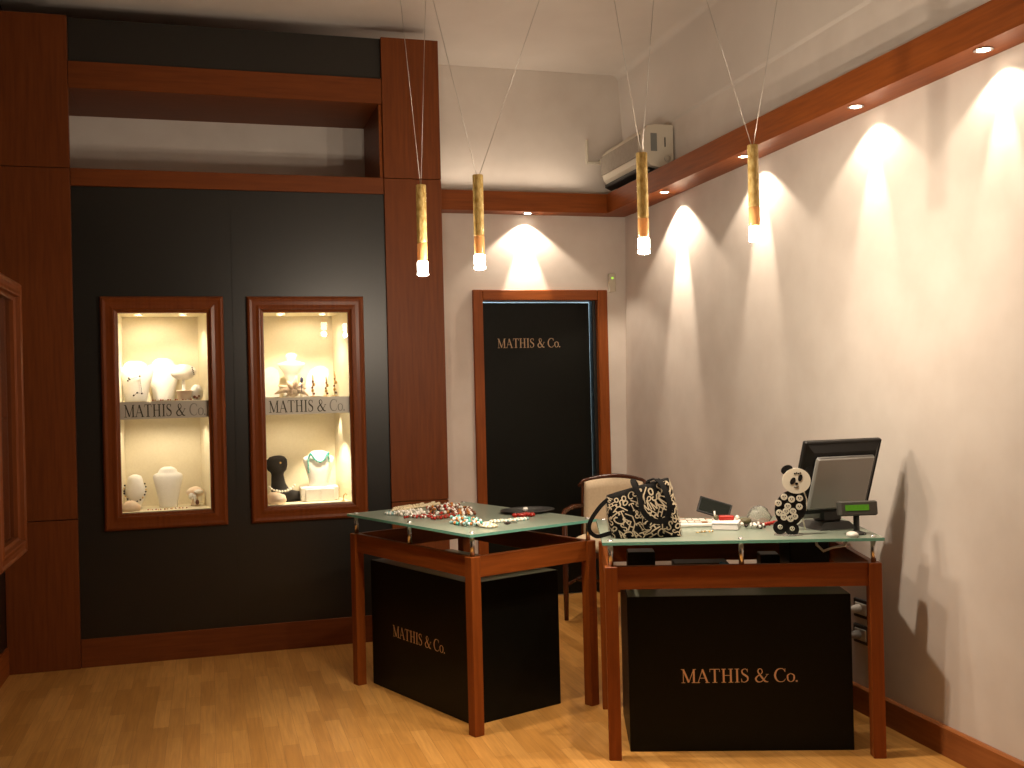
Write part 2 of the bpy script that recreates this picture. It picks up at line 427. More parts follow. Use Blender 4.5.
def display_case(c, label, band_z, part_off):
    w, h = c[2]-c[0], c[3]-c[1]
    root = empty('display_case', (c[0], YP, c[1]), 0, label, 'display case')
    mb = MB(); ring_frame(mb, 0, 0, w, h, FP); mb.build('frame', WFR, root)
    ox0, oz0, ox1, oz1 = 0.0905, 0.0955, w-0.0905, h-0.0905
    D = 0.34
    # lining: floor, top, back and sides; the right side leans inwards towards the back
    mb = MB()
    mb.add([(ox0, 0.021, oz0), (ox1, 0.021, oz0), (ox1, 0.021, oz1), (ox0, 0.021, oz1), (ox0-0.0, D, oz0), (ox1-0.055, D, oz0), (ox1-0.055, D, oz1), (ox0, D, oz1)],
           [(4, 5, 6, 7), (0, 1, 5, 4), (3, 7, 6, 2), (0, 4, 7, 3), (1, 2, 6, 5)])
    mb.build('lining', CREAM, root)
    bz = band_z - c[1]
    MB().box(ox0+0.002, 0.045, bz-0.004, ox1-0.057, D-0.004, bz+0.004).build('shelf', GLASS, root)
    MB().box(ox0+0.001, 0.012, oz0, ox1-0.001, 0.016, oz1).build('glass_pane', GLASS, root)
    band = MB().box(ox0+0.0015, 0.0095, bz-0.095, ox1-0.0015, 0.0115, bz+0.002).build('sign_band', BAND, root)
    tw = 0.445; k = tw/text_width(TEXT)
    t1, t2 = part_off
    x0 = ox0+0.022
    text_mb(t1, k*text_width(t1), 0.070, 0.009, x0, bz-0.083).build('lettering', OLIVE, band)
    o = text_mb(t2, k*text_width(t2), 0.070, 0.009, x0+k*text_width(t1), bz-0.083).build('lettering', GREYL, band)
    o['label'] = 'washed-out pale grey lettering'
    for i, fx in enumerate((0.22, 0.72)):
        for z_, e in ((oz1, 1), (bz-0.008, 0)):
            if e:
                px = ox0+(ox1-ox0)*fx
                mb = MB(); mb.lathe([(0.024, -0.006), (0.026, 0.0)], 16, 0, TR(px, 0.12, z_-0.001), cap=False)
                mb.lathe([(0.0001, -0.004), (0.017, -0.004)], 14, 1, TR(px, 0.12, z_-0.001))
                mb.build('downlight', [CHROME, BULB], root)
    return root
display_case(cases[0], 'lit wooden display case set in black wall, left of two, full of glowing white busts', 1.461, ('MATHIS & ', 'Co.'))
display_case(cases[1], 'lit wooden display case set in black wall, holding black head and turquoise necklace', 1.463, ('MATHIS &', ' Co.'))
def case_lights(c, E):
    for fx, z, e, an, yo in E:
        light('SPOT', 'case_light', (c[0]+0.09+(c[2]-c[0]-0.18)*fx, YP+yo, z), e, (1.0, 0.84, 0.62), 0.012, an, 0.6, (0, 0.20, -1))
case_lights(cases[0], [(0.30, 1.955, 20, 76, .055), (0.25, 1.955, 10, 80, .12), (0.72, 1.955, 5, 110, .07), (0.35, 1.955, 3.0, 165, .12), (0.3, 1.35, 2.6, 150, .07), (0.7, 1.35, 2.6, 150, .07)])
case_lights(cases[1], [(0.30, 1.955, 16, 90, .055), (0.7, 1.955, 12, 80, .055), (0.55, 1.955, 2.6, 165, .12), (0.86, 1.955, 5.0, 60, .16), (0.3, 1.35, 1.6, 150, .10), (0.70, 1.35, 24, 80, .05), (0.90, 1.35, 4, 60, .2)])

# the case on the left wall, seen edge-on
root = empty('wall_cabinet', (-0.915, 4.90, 0.743), PI/2, 'boxy glazed wooden cabinet hung on the dark left wall, seen edge-on', 'cabinet')
# local x runs away from the camera, local y points into the wall
mb = MB(); ring_frame(mb, 0, 0, 0.685, 1.32, [(t, y*1.7) for t, y in FP]); mb.build('frame', PANZ, root)
mb = MB()
mb.box(0.0, 0.0, 0.0, 0.018, 0.162, 1.32); mb.box(0.667, 0.0, 0.0, 0.685, 0.162, 1.32); mb.box(0.018, 0, 0, 0.667, 0.162, 0.018); mb.box(0.018, 0, 1.302, 0.667, 0.162, 1.32); mb.box(0.018, 0.152, 0.018, 0.667, 0.162, 1.302)
mb.build('carcass', PANZ, root)
MB().box(0.09, -0.012, 0.09, 0.595, -0.007, 1.23).build('glass_pane', GLASS, root)
MB().box(0.02, 0.02, 0.66, 0.665, 0.17, 0.668).build('shelf', GLASS, root)

# ------------------------------------------------------------ jewellery busts and other goods in the cases
WHITEB = noise_mat('white_velvet', (0.80, 0.77, 0.70), (0.84, 0.81, 0.74), 60, rough=0.9, spec=0.2)
BLACKB = mat('black_velvet', (0.012, 0.009, 0.007), 0.75, spec=0.35)
SHELLM = noise_mat('cream_shell', (0.72, 0.50, 0.33), (0.85, 0.72, 0.55), 18, rough=0.5, bump=0.3)
PEARL = mat('pearl', (0.85, 0.80, 0.70), 0.2, coat=0.5)
TURQ = mat('turquoise', (0.05, 0.30, 0.25), 0.3)
CORAL = mat('red_coral', (0.34, 0.018, 0.010), 0.25)
DARKBEAD = mat('dark_bead', (0.03, 0.015, 0.01), 0.25)
BROWNB = mat('brown_bead', (0.16, 0.05, 0.02), 0.3)
AMBER = mat('amber_bead', (0.45, 0.16, 0.03), 0.25)
LTEAL = mat('pale_blue_bead', (0.30, 0.50, 0.50), 0.2)
WBEAD = mat('white_bead', (0.85, 0.82, 0.76), 0.18, coat=0.6)
CREAMB = mat('cream_bead', (0.62, 0.52, 0.34), 0.35)
GOLDM = mat('gold_metal', (0.72, 0.45, 0.15), 0.3, metal=1.0)
YF1 = YP

def smooth_loft(mb, secs, mi=0, seg=20, M=None):
    """secs: (z, cx, cy, rx, ry) stacked superellipse rings"""
    vs = []; fs = []
    for z, cx, cy, rx, ry in secs:
        for i in range(seg):
            a = 2*PI*i/seg; vs.append((cx+rx*math.cos(a), cy+ry*math.sin(a), z))
    for k in range(len(secs)-1):
        for i in range(seg):
            j = (i+1) % seg; fs.append((k*seg+i, k*seg+j, (k+1)*seg+j, (k+1)*seg+i))
    fs += [tuple(range(seg-1, -1, -1)), tuple((len(secs)-1)*seg+i for i in range(seg))]
    mb.add(vs, fs, mi, True, M)

def bust(name, loc, h, w, label, matb, rz=0, group=None, lean=0.0):
    """necklace display bust: foot, tapering chest, sloping shoulders, short neck"""
    root = empty(name, loc, rz, label, 'necklace bust', group)
    mb = MB()
    s = [(0, 0, 0, .30*w, .16*w), (.03*h, 0, 0, .31*w, .17*w), (.2*h, 0, 0, .34*w, .18*w), (.5*h, 0, lean*.4, .43*w, .20*w), (.72*h, 0, lean*.7, .50*w, .19*w), (.80*h, 0, lean*.8, .49*w, .16*w), (.835*h, 0, lean*.85, .43*w, .13*w), (.86*h, 0, lean*.9, .33*w, .12*w), (.92*h, 0, lean, .30*w, .12*w), (.97*h, 0, lean, .23*w, .10*w), (h, 0, lean, .13*w, .06*w)]
    smooth_loft(mb, s)
    mb.build('chest', matb, root)
    return root
def strand(mb, pts, r, mi_list, jitter=0.0, step=None, flat=1.0):
    """beads laid along a polyline"""
    step = step or r*2.0; pts = [Vector(p) for p in pts]; acc = 0.0; k = 0
    for a, b_ in zip(pts[:-1], pts[1:]):
        l = (b_-a).length
        while acc < l:
            p = a.lerp(b_, acc/l)
            q = r*random.uniform(0.85, 1.12)
            p = p + Vector((random.uniform(-1, 1), random.uniform(-1, 1), 0))*jitter
            p.z = max(p.z, p.z)
            mb.ball(p, q, mi_list[k % len(mi_list)] if len(mi_list) < 9 else random.choice(mi_list), (1, 1, flat), 7, 5)
            acc += step; k += 1
        acc -= l
def drape(cx, cy, ztop, rx, drop, ry, n=22, spread=1.0):
    return [(cx+rx*math.cos(PI*(0.06+0.88*i/n))*spread, cy-ry*math.sin(PI*i/n), ztop-drop*math.sin(PI*i/n)**0.8) for i in range(n+1)]

ZL0, ZL1 = cases[0][1]+0.097, cases[1][1]+0.097     # case floors
SH0, SH1 = 1.4655, 1.4675                          # shelf tops
gy = YP+0.20
# left case, below
bust('jewelry_bust', (-0.235, gy, ZL0), 0.235, 0.165, 'plain cream velvet bust standing alone at lower middle of left lit case', WHITEB)
o = empty('necklace_stand', (-0.415, gy-0.03, ZL0), 0, 'rounded cream neck form with dark bead necklace at lower left of left lit case', 'necklace stand')
mb = MB(); smooth_loft(mb, [(0, 0, 0, .035, .03), (.02, 0, 0, .03, .026), (.05, 0, 0, .045, .04), (.09, 0, 0, .062, .045), (.12, 0, 0, .058, .042), (.15, 0, 0, .045, .04), (.17, 0, 0, .042, .038), (.19, 0, 0, .035, .03), (.20, 0, 0, .012, .01)]); mb.build('neck_form', WHITEB, o)
mb = MB(); strand(mb, [( .060*math.cos(a), -.030-.016*math.sin(a) if math.sin(a) > 0 else -.01, .115+.075*-math.sin(a)*0.9) for a in [PI*(-.15+1.3*i/18) for i in range(19)]], .0058, [0, 0, 1], step=.019); mb.build('bead_necklace', [DARKBEAD, GOLDM], o)
mb = MB(); smooth_loft(mb, [(0, 0, 0, .05, .03), (.02, 0, 0, .055, .035), (.045, 0, 0, .04, .03), (.06, 0, 0, .015, .012)], M=TR(-0.435, gy-0.12, ZL0))
tag(mb.build('seashell', SHELLM), 'pinkish seashell lying in front of rounded neck form in left lit case', 'shell')
o = empty('flower_stand', (-0.085, gy, ZL0), 0, 'small cream stand with white petals and dark drop bead, lower right of left lit case', 'jewelry stand')
mb = MB(); smooth_loft(mb, [(0, 0, 0, .028, .025), (.01, 0, 0, .025, .02), (.05, 0, 0, .012, .012), (.06, 0, 0, .045, .03), (.085, 0, 0, .052, .035), (.105, 0, 0, .03, .02), (.112, 0, 0, .01, .01)]); mb.build('stand', SHELLM, o)
mb = MB(); mb.ball((.02, -.045, .085), .022, 0, (1.2, .5, .6)); mb.ball((-.02, -.045, .06), .02, 0, (.9, .5, 1)); mb.ball((.0, -.05, .045), .016, 0, (.6, .5, 1.6)); mb.build('petals', WBEAD, o)
mb = MB(); mb.ball((.012, -.058, .025), .011, 0, (1, .7, 1.4)); mb.build('drop_bead', BROWNB, o)
mb = MB(); strand(mb, [(-0.34, gy-.13, ZL0+.004), (-0.25, gy-.15, ZL0+.004), (-0.20, gy-.12, ZL0+.004), (-0.13, gy-.13, ZL0+.004)], .004, [0, 1, 0, 2], .003, .011)
tag(mb.build('bead_strand', [CORAL, GOLDM, WBEAD]), 'thin red and gold bead strand on the floor of the left lit case', 'necklace')
# left case, above
bust('jewelry_bust', (-0.40, gy, SH0), 0.235, 0.20, 'brightly lit white bust with dark specks at upper left of left lit case', WHITEB)
bust('jewelry_bust', (-0.25, gy+0.085, SH0), 0.25, 0.19, 'brightest white bust in the upper middle of the left lit case', WHITEB)
o = empty('bracelet_dish', (-0.135, gy, SH0), 0, 'white tilted dish bust on a stem, upper right of left lit case', 'jewelry stand')
mb = MB(); mb.ball((0, 0, .165), .075, 0, (1.0, .45, .62), 16, 10, Matrix.Rotation(0, 4, 'Y')); mb.lathe([(.03, 0), (.028, .008), (.009, .012), (.009, .13)], 14); mb.build('dish', WHITEB, o)
mb = MB(); strand(mb, [(.05, -.03, .19), (.06, -.025, .15)], .004, [0], 0, .01); mb.build('beads', DARKBEAD, o)
mb = MB(); mb.lathe([(.034, 0), (.038, .02), (.043, .05), (.046, .052), (.046, .058), (.04, .058), (.038, .05), (.03, .008), (.0001, .008)], 18, 0, TR(-0.13, gy-.11, SH0))
tag(mb.build('cup', SHELLM), 'small peach rimmed cup on the shelf of the left lit case', 'cup')
o = empty('necklace_stand', (-0.062, gy-.10, SH0), 0, 'small round cream bust with dark bead drops on shelf, far right of left lit case', 'necklace stand')
mb = MB(); smooth_loft(mb, [(0, 0, 0, .02, .02), (.02, 0, 0, .032, .025), (.05, 0, 0, .036, .028), (.075, 0, 0, .026, .022), (.088, 0, 0, .012, .01)]); mb.build('neck_form', WHITEB, o)
mb = MB(); mb.ball((-.012, -.03, .018), .009); mb.ball((.012, -.028, .022), .007); mb.ball((0, -.03, .012), .008); mb.build('bead_drops', BROWNB, o)
mb = MB()
for (x, z) in ((-.435, .135), (-.375, .145), (-.44, .12), (-.39, .05), (-.365, .045), (-.41, .035), (-.43, .128)): mb.ball((x, gy-.048, SH0+z), .0055)
mb.tube([(-.44, gy-.046, SH0+.12), (-.435, gy-.046, SH0+.135), (-.43, gy-.046, SH0+.128), (-.375, gy-.046, SH0+.145), (-.365, gy-.046, SH0+.045), (-.39, gy-.046, SH0+.05), (-.41, gy-.046, SH0+.035)], .0012, 5)
tag(mb.build('bead_strand', DARKBEAD), 'sparse dark bead strand hung over the bright upper left bust', 'necklace')
mb = MB(); strand(mb, [(-.30, gy-.12, SH0+.005), (-.24, gy-.14, SH0+.005), (-.18, gy-.13, SH0+.005), (-.09, gy-.15, SH0+.005)], .0045, [0, 1, 2], .004, .014)
tag(mb.build('bead_strand', [CORAL, AMBER, WBEAD]), 'red and amber bead strand along the shelf of the left lit case', 'necklace')

# right case, above
def slab_bust(loc, w, h, label, ry=0):
    o = empty('jewelry_bust', loc, 0, label, 'necklace bust')
    mb = MB(); P = [(-w*.5, 0), (-w*.5, h*.7), (-w*.42, h*.88), (-w*.2, h*.97), (0, h), (w*.2, h*.97), (w*.42, h*.88), (w*.5, h*.7), (w*.45, 0)]
    mb.prism(P, -.02, .02, 'xz', 0, Matrix.Rotation(-.12, 4, 'X') @ Matrix.Shear('XY', 4, (0, 0)))
    if ry:
        for i, v in enumerate(mb.v): mb.v[i] = (v[0]+v[2]*ry, v[1], v[2])
    mb.build('chest', WHITEB, o)
    return o
slab_bust((0.365, gy-.02, SH1), .10, .185, 'tall white slab bust at upper left of the right lit case')
slab_bust((0.615, gy, SH1), .125, .185, 'white slab bust slanting right, upper part of right lit case', 0.25)
o = empty('jewelry_stand', (0.49, gy+.04, SH1), 0, 'white hourglass stand with round knob in upper middle of right lit case', 'jewelry stand')
mb = MB(); mb.lathe([(.055, 0), (.045, .02), (.03, .07), (.028, .10), (.05, .15), (.080, .19), (.083, .205), (.05, .215), (.022, .222), (.03, .235), (.034, .25), (.025, .265), (.0001, .27)], 20, 0, None, 1, .5); mb.build('stand', WHITEB, o)
mb = MB()
for i in range(9):
    a = 2*PI*i/9; L_ = .075+.02*(i % 3)
    q = [Vector((0, 0, .05)), Vector((math.cos(a)*L_*.5, -abs(math.sin(a))*.02, .05+math.sin(a)*.02)), Vector((math.cos(a)*L_, -.02*math.sin(a), max(.008, .05+math.sin(a)*L_*.7)))]
    mb.tube(q, [.03, .018, .004], 8)
mb.ball((0, 0, .045), .045, 0, (1, .6, 1))
tag(mb.build('seashell', SHELLM, None, (0.49, gy-.08, SH1)), 'spiky cream conch shell on the shelf of the right lit case', 'shell')
for x, s_, lb in ((.605, 1.0, 'dark and gold earrings hanging left on slanted white bust'), (.685, .9, 'single slim brown earring hanging between slab bust and case side'), (.735, 1.15, 'long dark drop earrings hanging at the right end of the upper shelf')):
    mb = MB()
    mb.tube([(0, 0, .125*s_), (.004, -.004, .10*s_), (0, 0, .075*s_)], .0025, 5, 1)
    for k in range(5): mb.ball((.006*math.sin(k*2), 0, .09*s_-k*.018*s_), .009 if k % 2 else .006, k % 2, (1, .6, 1.2))
    mb.tube([(0, .012, 0), (0, .012, .13*s_), (0, 0, .13*s_)], .002, 5, 1)
    mb.lathe([(.018, 0), (.016, .004)], 10, 1, TR(0, .012, 0))
    tag(mb.build('earring_stand', [BROWNB, GOLDM], None, (x, gy-.09, SH1)), lb, 'earrings')
mb = MB(); mb.ball((0, 0, 0), .012, 0, (.8, .5, 1.5))
mb.tube([(0, .01, -.07), (0, .006, -.02)], .002, 5, 0)
tag(mb.build('pendant_stone', mat('slate_blue_stone', (.10, .12, .25), .2), None, (.535, gy-.145, SH1+.10)), 'slate blue stone perched beside the spiky conch shell', 'gemstone')

# right case, below
o = empty('necklace_stand', (0.395, gy, ZL1), 0, 'black velvet abstract head with long neck in the lower right case', 'necklace stand')
mb = MB(); smooth_loft(mb, [(0, .03, 0, .10, .06), (.03, .04, 0, .10, .06), (.055, .045, 0, .085, .05), (.07, .01, 0, .055, .045), (.11, 0, 0, .042, .036), (.16, -.004, 0, .036, .032), (.175, -.004, 0, .04, .04), (.19, -.006, -.004, .056, .046), (.22, -.008, -.006, .064, .05), (.25, -.006, -.004, .06, .046), (.268, -.004, 0, .045, .035), (.276, 0, 0, .02, .015)]); mb.build('head_form', BLACKB, o)
mb = MB(); strand(mb, [(-.055, -.055, .095), (-.04, -.066, .078), (0, -.074, .066), (.04, -.072, .068), (.075, -.066, .082), (.092, -.058, .10)], .0085, [0]); mb.build('pearl_necklace', PEARL, o)
mb = MB(); mb.ball((.012, -.05, .235), .006, 0); mb.build('gem', GOLDM, o)
mb = MB(); smooth_loft(mb, [(0, 0, 0, .05, .03), (.02, 0, 0, .058, .036), (.05, .0, 0, .05, .03), (.07, -.02, 0, .02, .012)], M=TR(0.375, gy-.13, ZL1))
tag(mb.build('seashell', SHELLM), 'cream textured seashell below the pearl necklace in the right lit case', 'shell')
mb = MB(); mb.box(0.52, gy-.09, ZL1, 0.745, gy+.07, ZL1+.085, bev=.006); mb.box(.545, gy-.105, ZL1+.0, .72, gy-.09, ZL1+.075, bev=.004)
tag(mb.build('pedestal', WHITEB), 'white block pedestal under the turquoise necklace bust', 'pedestal')
o = bust('jewelry_bust', (0.635, gy-.02, ZL1+.085), 0.215, 0.185, 'white bust on a block wearing a turquoise necklace, lower right case', WHITEB)
nl = [(x*1.1, y*1.05, z*1.15) for x, y, z in [(-.055, -.028, .155), (-.045, -.036, .175), (-.03, -.036, .150), (-.012, -.04, .132), (.008, -.04, .126), (.026, -.038, .136), (.04, -.036, .16), (.05, -.03, .176), (.052, -.034, .15), (.052, -.034, .12)]]
mb = MB(); strand(mb, nl, .0056, [0], .002, .0075); strand(mb, [(-.062, -.034, .178), (-.066, -.038, .13), (-.064, -.038, .08)], .005, [0], .002, .0085); mb.build('turquoise_necklace', TURQ, o)
mb = MB(); mb.tube([(0, 0, 0), (.002, 0, .03), (.014, 0, .045), (.02, 0, .03)], .003, 6, 0); mb.lathe([(.014, 0), (.012, .004)], 12)
tag(mb.build('hook_stand', GOLDM, None, (0.765, gy-.14, ZL1)), 'small gold hook stand in the bottom right corner of the right lit case', 'jewelry stand')

# ------------------------------------------------------------ desks
LEN, DEP, RT = 1.088, 0.71, 0.77
def make_desk(label):
    root = empty('glass_desk', (0, 0, 0), 0, label, 'desk', 'glass-topped wooden desks')
    s = 0.05
    for x, y in ((0, 0), (LEN-s, 0), (0, DEP-s), (LEN-s, DEP-s)):
        MB().box(x, y, 0, x+s, y+s, RT, bev=.002).build('leg', WOODZ, root)
    for y in (0.012, DEP-0.038):
        MB().box(s, y, RT-0.092, LEN-s, y+0.026, RT, bev=.0015).build('rail', WOODX, root)
    for x in (0.012, LEN-0.038):
        MB().box(x, s, RT-0.092, x+0.026, DEP-s, RT, bev=.0015).build('rail', WOODY, root)
    mb = MB(); x0, y0, x1, y1, z0, z1 = -.008, -.010, LEN+.010, DEP+.006, .858, .870
    vs = [(x, y, z) for z in (z0, z1) for y in (y0, y1) for x in (x0, x1)]
    mb.add(vs, [(0, 2, 3, 1), (4, 5, 7, 6)], 0); mb.add(vs, [(0, 1, 5, 4), (2, 6, 7, 3), (0, 4, 6, 2), (1, 3, 7, 5)], 1)
    mb.build('glass_top', [FROST, EDGE], root)
    for x, y in ((.025, .025), (LEN/2, .025), (LEN-.025, .025), (.025, DEP-.025), (LEN/2, DEP-.025), (LEN-.025, DEP-.025)):
        mb = MB(); mb.lathe([(.0105, RT), (.0105, .858)], 14, 0, TR(x, y, 0)); mb.lathe([(.012, .870), (.012, .873), (.007, .877), (.0001, .878)], 14, 0, TR(x, y, 0))
        mb.build('standoff', CHROME, root)
    return root
def make_cab(label):
    root = empty('cabinet', (0, 0, 0), 0, label, 'cabinet', 'black cabinets under the desks')
    MB().box(0, 0, 0.0, .90, .50, .629, bev=.0015).build('body', BLACKD, root)
    MB().box(.006, .006, .628, .894, .494, .631).build('top_panel', BTOP, root)
    text_mb(TEXT, 0.474, 0.056, -0.0012, 0.211, 0.278).build('lettering', GOLD, root)
    return root
RA = -0.328; LA = math.atan2(-.935, .354)
RO, LO = Vector((1.503, 3.926, 0)), Vector((.681, 5.396, 0))
dr = make_desk('glass-topped wooden desk carrying the monitor and handbag, nearer the right wall'); dr.location = RO; dr.rotation_euler.z = RA
dl = copy_tree(dr); dl.location = LO; dl.rotation_euler.z = LA; dl['label'] = 'glass-topped wooden desk on the left with piles of bead necklaces'
def lw(o, a, u, v, z=0): return (o.x+math.cos(a)*u-math.sin(a)*v, o.y+math.sin(a)*u+math.cos(a)*v, z)
cr = make_cab('black cabinet with gold lettering facing the camera, under the right desk'); cr.location = lw(RO, RA, .09, .10); cr.rotation_euler.z = RA
cl = copy_tree(cr); cl.location = lw(LO, LA, .055, .085); cl.rotation_euler.z = LA; cl['label'] = 'black cabinet with slanting side lettering, under the left necklace desk'

# ------------------------------------------------------------ necklaces on the left desk
ZT = .870
def meander(p0, p1, amp, waves, n=40, z=ZT+.006, w=0.0):
    a = Vector((*p0, z)); b_ = Vector((*p1, z)); d = (b_-a); nn = Vector((-d.y, d.x, 0)).normalized()
    return [a+d*(i/n)+nn*amp*math.sin(waves*2*PI*i/n+w) for i in range(n+1)]
def loop(cx, cy, rx, ry, rz=0, n=30, z=ZT+.006, wob=0.0):
    out = []
    for i in range(n+1):
        t = 2*PI*i/n; r = 1+wob*math.sin(3*t+1)
        x, y = rx*math.cos(t)*r, ry*math.sin(t)*r
        out.append((cx+x*math.cos(rz)-y*math.sin(rz), cy+x*math.sin(rz)+y*math.cos(rz), z))
    return out
def necklace(paths, r, mats, label, jitter=.004, step=None, zs=None):
    r *= .80; step = step*.85 if step else None
    mb = MB()
    for i, p in enumerate(paths):
        dz = 0 if zs is None else zs[i]*.8
        strand(mb, [(q[0], q[1], q[2]+dz+(r-.006)) for q in p], r, list(range(len(mats))), jitter, step)
    return tag(mb.build('necklace', mats), label, 'necklace', 'bead necklaces on the left desk')
necklace([loop(.885, 5.27, .035, .045), loop(.89, 5.25, .02, .03)], .008, [LTEAL, WBEAD], 'small pale turquoise necklace, leftmost on the left desk')
necklace([meander((.90, 5.36), (1.18, 5.61), .018, 1.2), meander((.93, 5.34), (1.19, 5.58), .015, 1.0), meander((.91, 5.40), (1.10, 5.56), .01, 1.0)], .0095, [CREAMB], 'long cream bead strand stretched along the back of the left desk', .003, .012, [0, 0, .006])
necklace([loop(.96, 5.21, .06, .075, .5), loop(.97, 5.19, .04, .05, .5), meander((.90, 5.17), (1.02, 5.24), .02, 2)], .010, [WBEAD, WBEAD, PEARL], 'shiny white bead heap beside the turquoise one on left desk', .006, None, [0, .01, .016])
necklace([meander((.91, 5.06), (1.06, 5.08), .02, 1.0), loop(1.0, 5.06, .05, .035), meander((1.0, 5.09), (1.12, 5.16), .015, 1)], .0085, [CORAL, CORAL, BROWNB, WBEAD], 'red coral necklace in front of the white bead heap')
necklace([meander((1.03, 4.93), (1.20, 5.12), -.03, .5), meander((1.02, 4.96), (1.18, 5.16), -.03, .5)], .010, [CORAL, BROWNB], 'curved red necklace at the middle near edge of the left desk', .003)
necklace([loop(1.12, 5.22, .06, .08, -.4), loop(1.13, 5.24, .04, .05, -.4), meander((1.06, 5.2), (1.22, 5.36), .03, 1.5)], .011, [BROWNB, WBEAD, CORAL, WBEAD, AMBER, DARKBEAD], 'tangled brown, white and red necklace at centre of left desk', .006, None, [0, .012, .022])
necklace([loop(1.19, 5.40, .06, .05, .3), loop(1.24, 5.28, .04, .07, .3), meander((1.14, 5.30), (1.26, 5.40), .02, 1)], .010, [WBEAD, BROWNB, AMBER, WBEAD], 'white and amber necklace behind the tangled brown one', .005, None, [0, 0, .012])
necklace([meander((1.16, 5.06), (1.25, 5.03), .01, 2), meander((1.17, 5.11), (1.26, 5.08), .01, 2), meander((1.18, 5.16), (1.27, 5.12), .012, 2), meander((1.19, 5.21), (1.28, 5.18), .012, 2)], .011, [WBEAD, BROWNB, AMBER], 'folded amber and white rows of beads right of centre on left desk', .003, .021)
necklace([loop(1.12, 4.72, .04, .08, .35), loop(1.13, 4.66, .035, .07, .2), meander((1.08, 4.82), (1.15, 4.55), .02, 2.5), loop(1.12, 4.76, .02, .05), meander((1.10, 4.80), (1.17, 4.58), .02, 2.0)], .010, [LTEAL, TURQ, WBEAD, AMBER], 'blue and teal chip necklace near the front corner of left desk', .007, None, [0, .010, .02, .02, .028])
necklace([loop(1.195, 4.58, .03, .055, .2), loop(1.195, 4.58, .018, .035, .2), loop(1.195, 4.58, .008, .015, .2)], .009, [CREAMB, PEARL], 'oval clump of cream beads right of the blue chip necklace', .003, .012, [0, .006, .012])
necklace([meander((1.25, 4.71), (1.44, 4.74), .008, 1.5), meander((1.25, 4.73), (1.43, 4.76), .008, 1.5), meander((1.26, 4.69), (1.42, 4.72), .006, 1)], .0075, [WBEAD, CREAMB, WBEAD, LTEAL], 'narrow white and pale blue bracelet strands on right half of left desk', .003, .012)
necklace([meander((1.40, 4.84), (1.50, 4.85), .012, 2), meander((1.40, 4.87), (1.50, 4.88), .012, 2)], .012, [CORAL], 'deep red chunky necklace before the dark dish', .003, .02)
# small pendant: dark bead
mb = MB(); mb.ball((0, 0, .007), .012, 0, (1.4, .8, .6)); mb.tube([(.01, 0, .005), (.03, .015, .004), (.05, .012, .004)], .002, 5)
tag(mb.build('pendant_charm', DARKBEAD, None, (1.30, 4.62, ZT)), 'tiny dark charm lying near front edge of left desk', 'pendant charm')
# dark shallow cloth dish
mb = MB(); mb.lathe([(.0001, .003), (.07, .003), (.10, .009), (.125, .014), (.128, .012), (.10, .004), (.075, 0), (.0001, 0)], 28, 0, TR(0, 0, 0, .4), 1.15, .95)
mb.ball((-.01, .0, .016), .013, 1, (1.2, .9, .8));  # white blob modelled in place of the shine in the dish
dish = tag(mb.build('dish', [mat('dark_dish', (.012, .012, .010), .3), WBEAD], None, (1.52, 5.03, ZT)), 'dark shallow dish with a white blob for its shine on the left desk', 'dish')

# ------------------------------------------------------------ things on the right desk
# handbag with graffiti-like print
BAGD = mat('black_bag_cloth', (0.006, 0.0055, 0.005), 0.85, spec=0.12)
BAGP = mat('beige_bag_print', (0.38, 0.31, 0.21), 0.8)
bx_, by_, bz_ = lw(RO, RA, .178, .155, ZT)
bag = empty('handbag', (bx_, by_, bz_+.001), RA+.10, 'black tote bag covered in beige letter print, standing on the right desk', 'handbag')
BW, BD, BH = .285, .135, .225
_tab = []
_acc = 0.0; _pp = None
for _i in range(721):
    _p = 2*PI*_i/720 - PI*0.86; _c, _s = math.cos(_p), math.sin(_p)
    _q = (math.copysign(abs(_c)**.42, _c)*BW/2, math.copysign(abs(_s)**.42, _s)*BD/2)
    if _pp: _acc += math.hypot(_q[0]-_pp[0], _q[1]-_pp[1])
    _tab.append(_acc); _pp = _q
def arc_param(u):
    t = (u % 1)*_acc; lo, hi = 0, 720
    while hi-lo > 1:
        md = (lo+hi)//2
        if _tab[md] <= t: lo = md
        else: hi = md
    return (lo + (t-_tab[lo])/max(1e-9, _tab[hi]-_tab[lo]))/720
def bagpt(u, v, off=0.0):
    u = arc_param(u)
    # u round the perimeter 0..1 (front is 0..0.36), v height 0..1
    per = 2*PI*u - PI*0.86
    c, s = math.cos(per), math.sin(per)
    e = 0.42
    rx = BW/2*(1.0-.10*v+.03*math.sin(v*PI)); ry = BD/2*(1.0-.55*v**1.5)
    x = math.copysign(abs(c)**e, c)*rx; y = math.copysign(abs(s)**e, s)*ry
    z = v*BH
    ztop = BH*(.80+.26*(x/BW+.35))
    z = v*(BH*.90 + .26*x*v)
    x -= .030*v
    l = math.hypot(x, y*2) or 1
    return (x+off*c*1.0, y+off*s*1.6, z)
mb = MB(); nu, nv = 72, 14; vs = []; fs = []
for j in range(nv+1):
    for i in range(nu):
        p = bagpt(i/nu, j/nv); w_ = .004*math.sin(i*1.3+j*.9)*math.sin(PI*j/nv)
        vs.append((p[0], p[1]+w_*(1 if p[1] > 0 else -1), p[2]))
for j in range(nv):
    for i in range(nu):
        k = (i+1) % nu; fs.append((j*nu+i, j*nu+k, (j+1)*nu+k, (j+1)*nu+i))
fs += [tuple(range(nu-1, -1, -1)), tuple(nv*nu+i for i in range(nu))]
mb.add(vs, fs, 0, True)
glyphs = 'MATHISCo&'
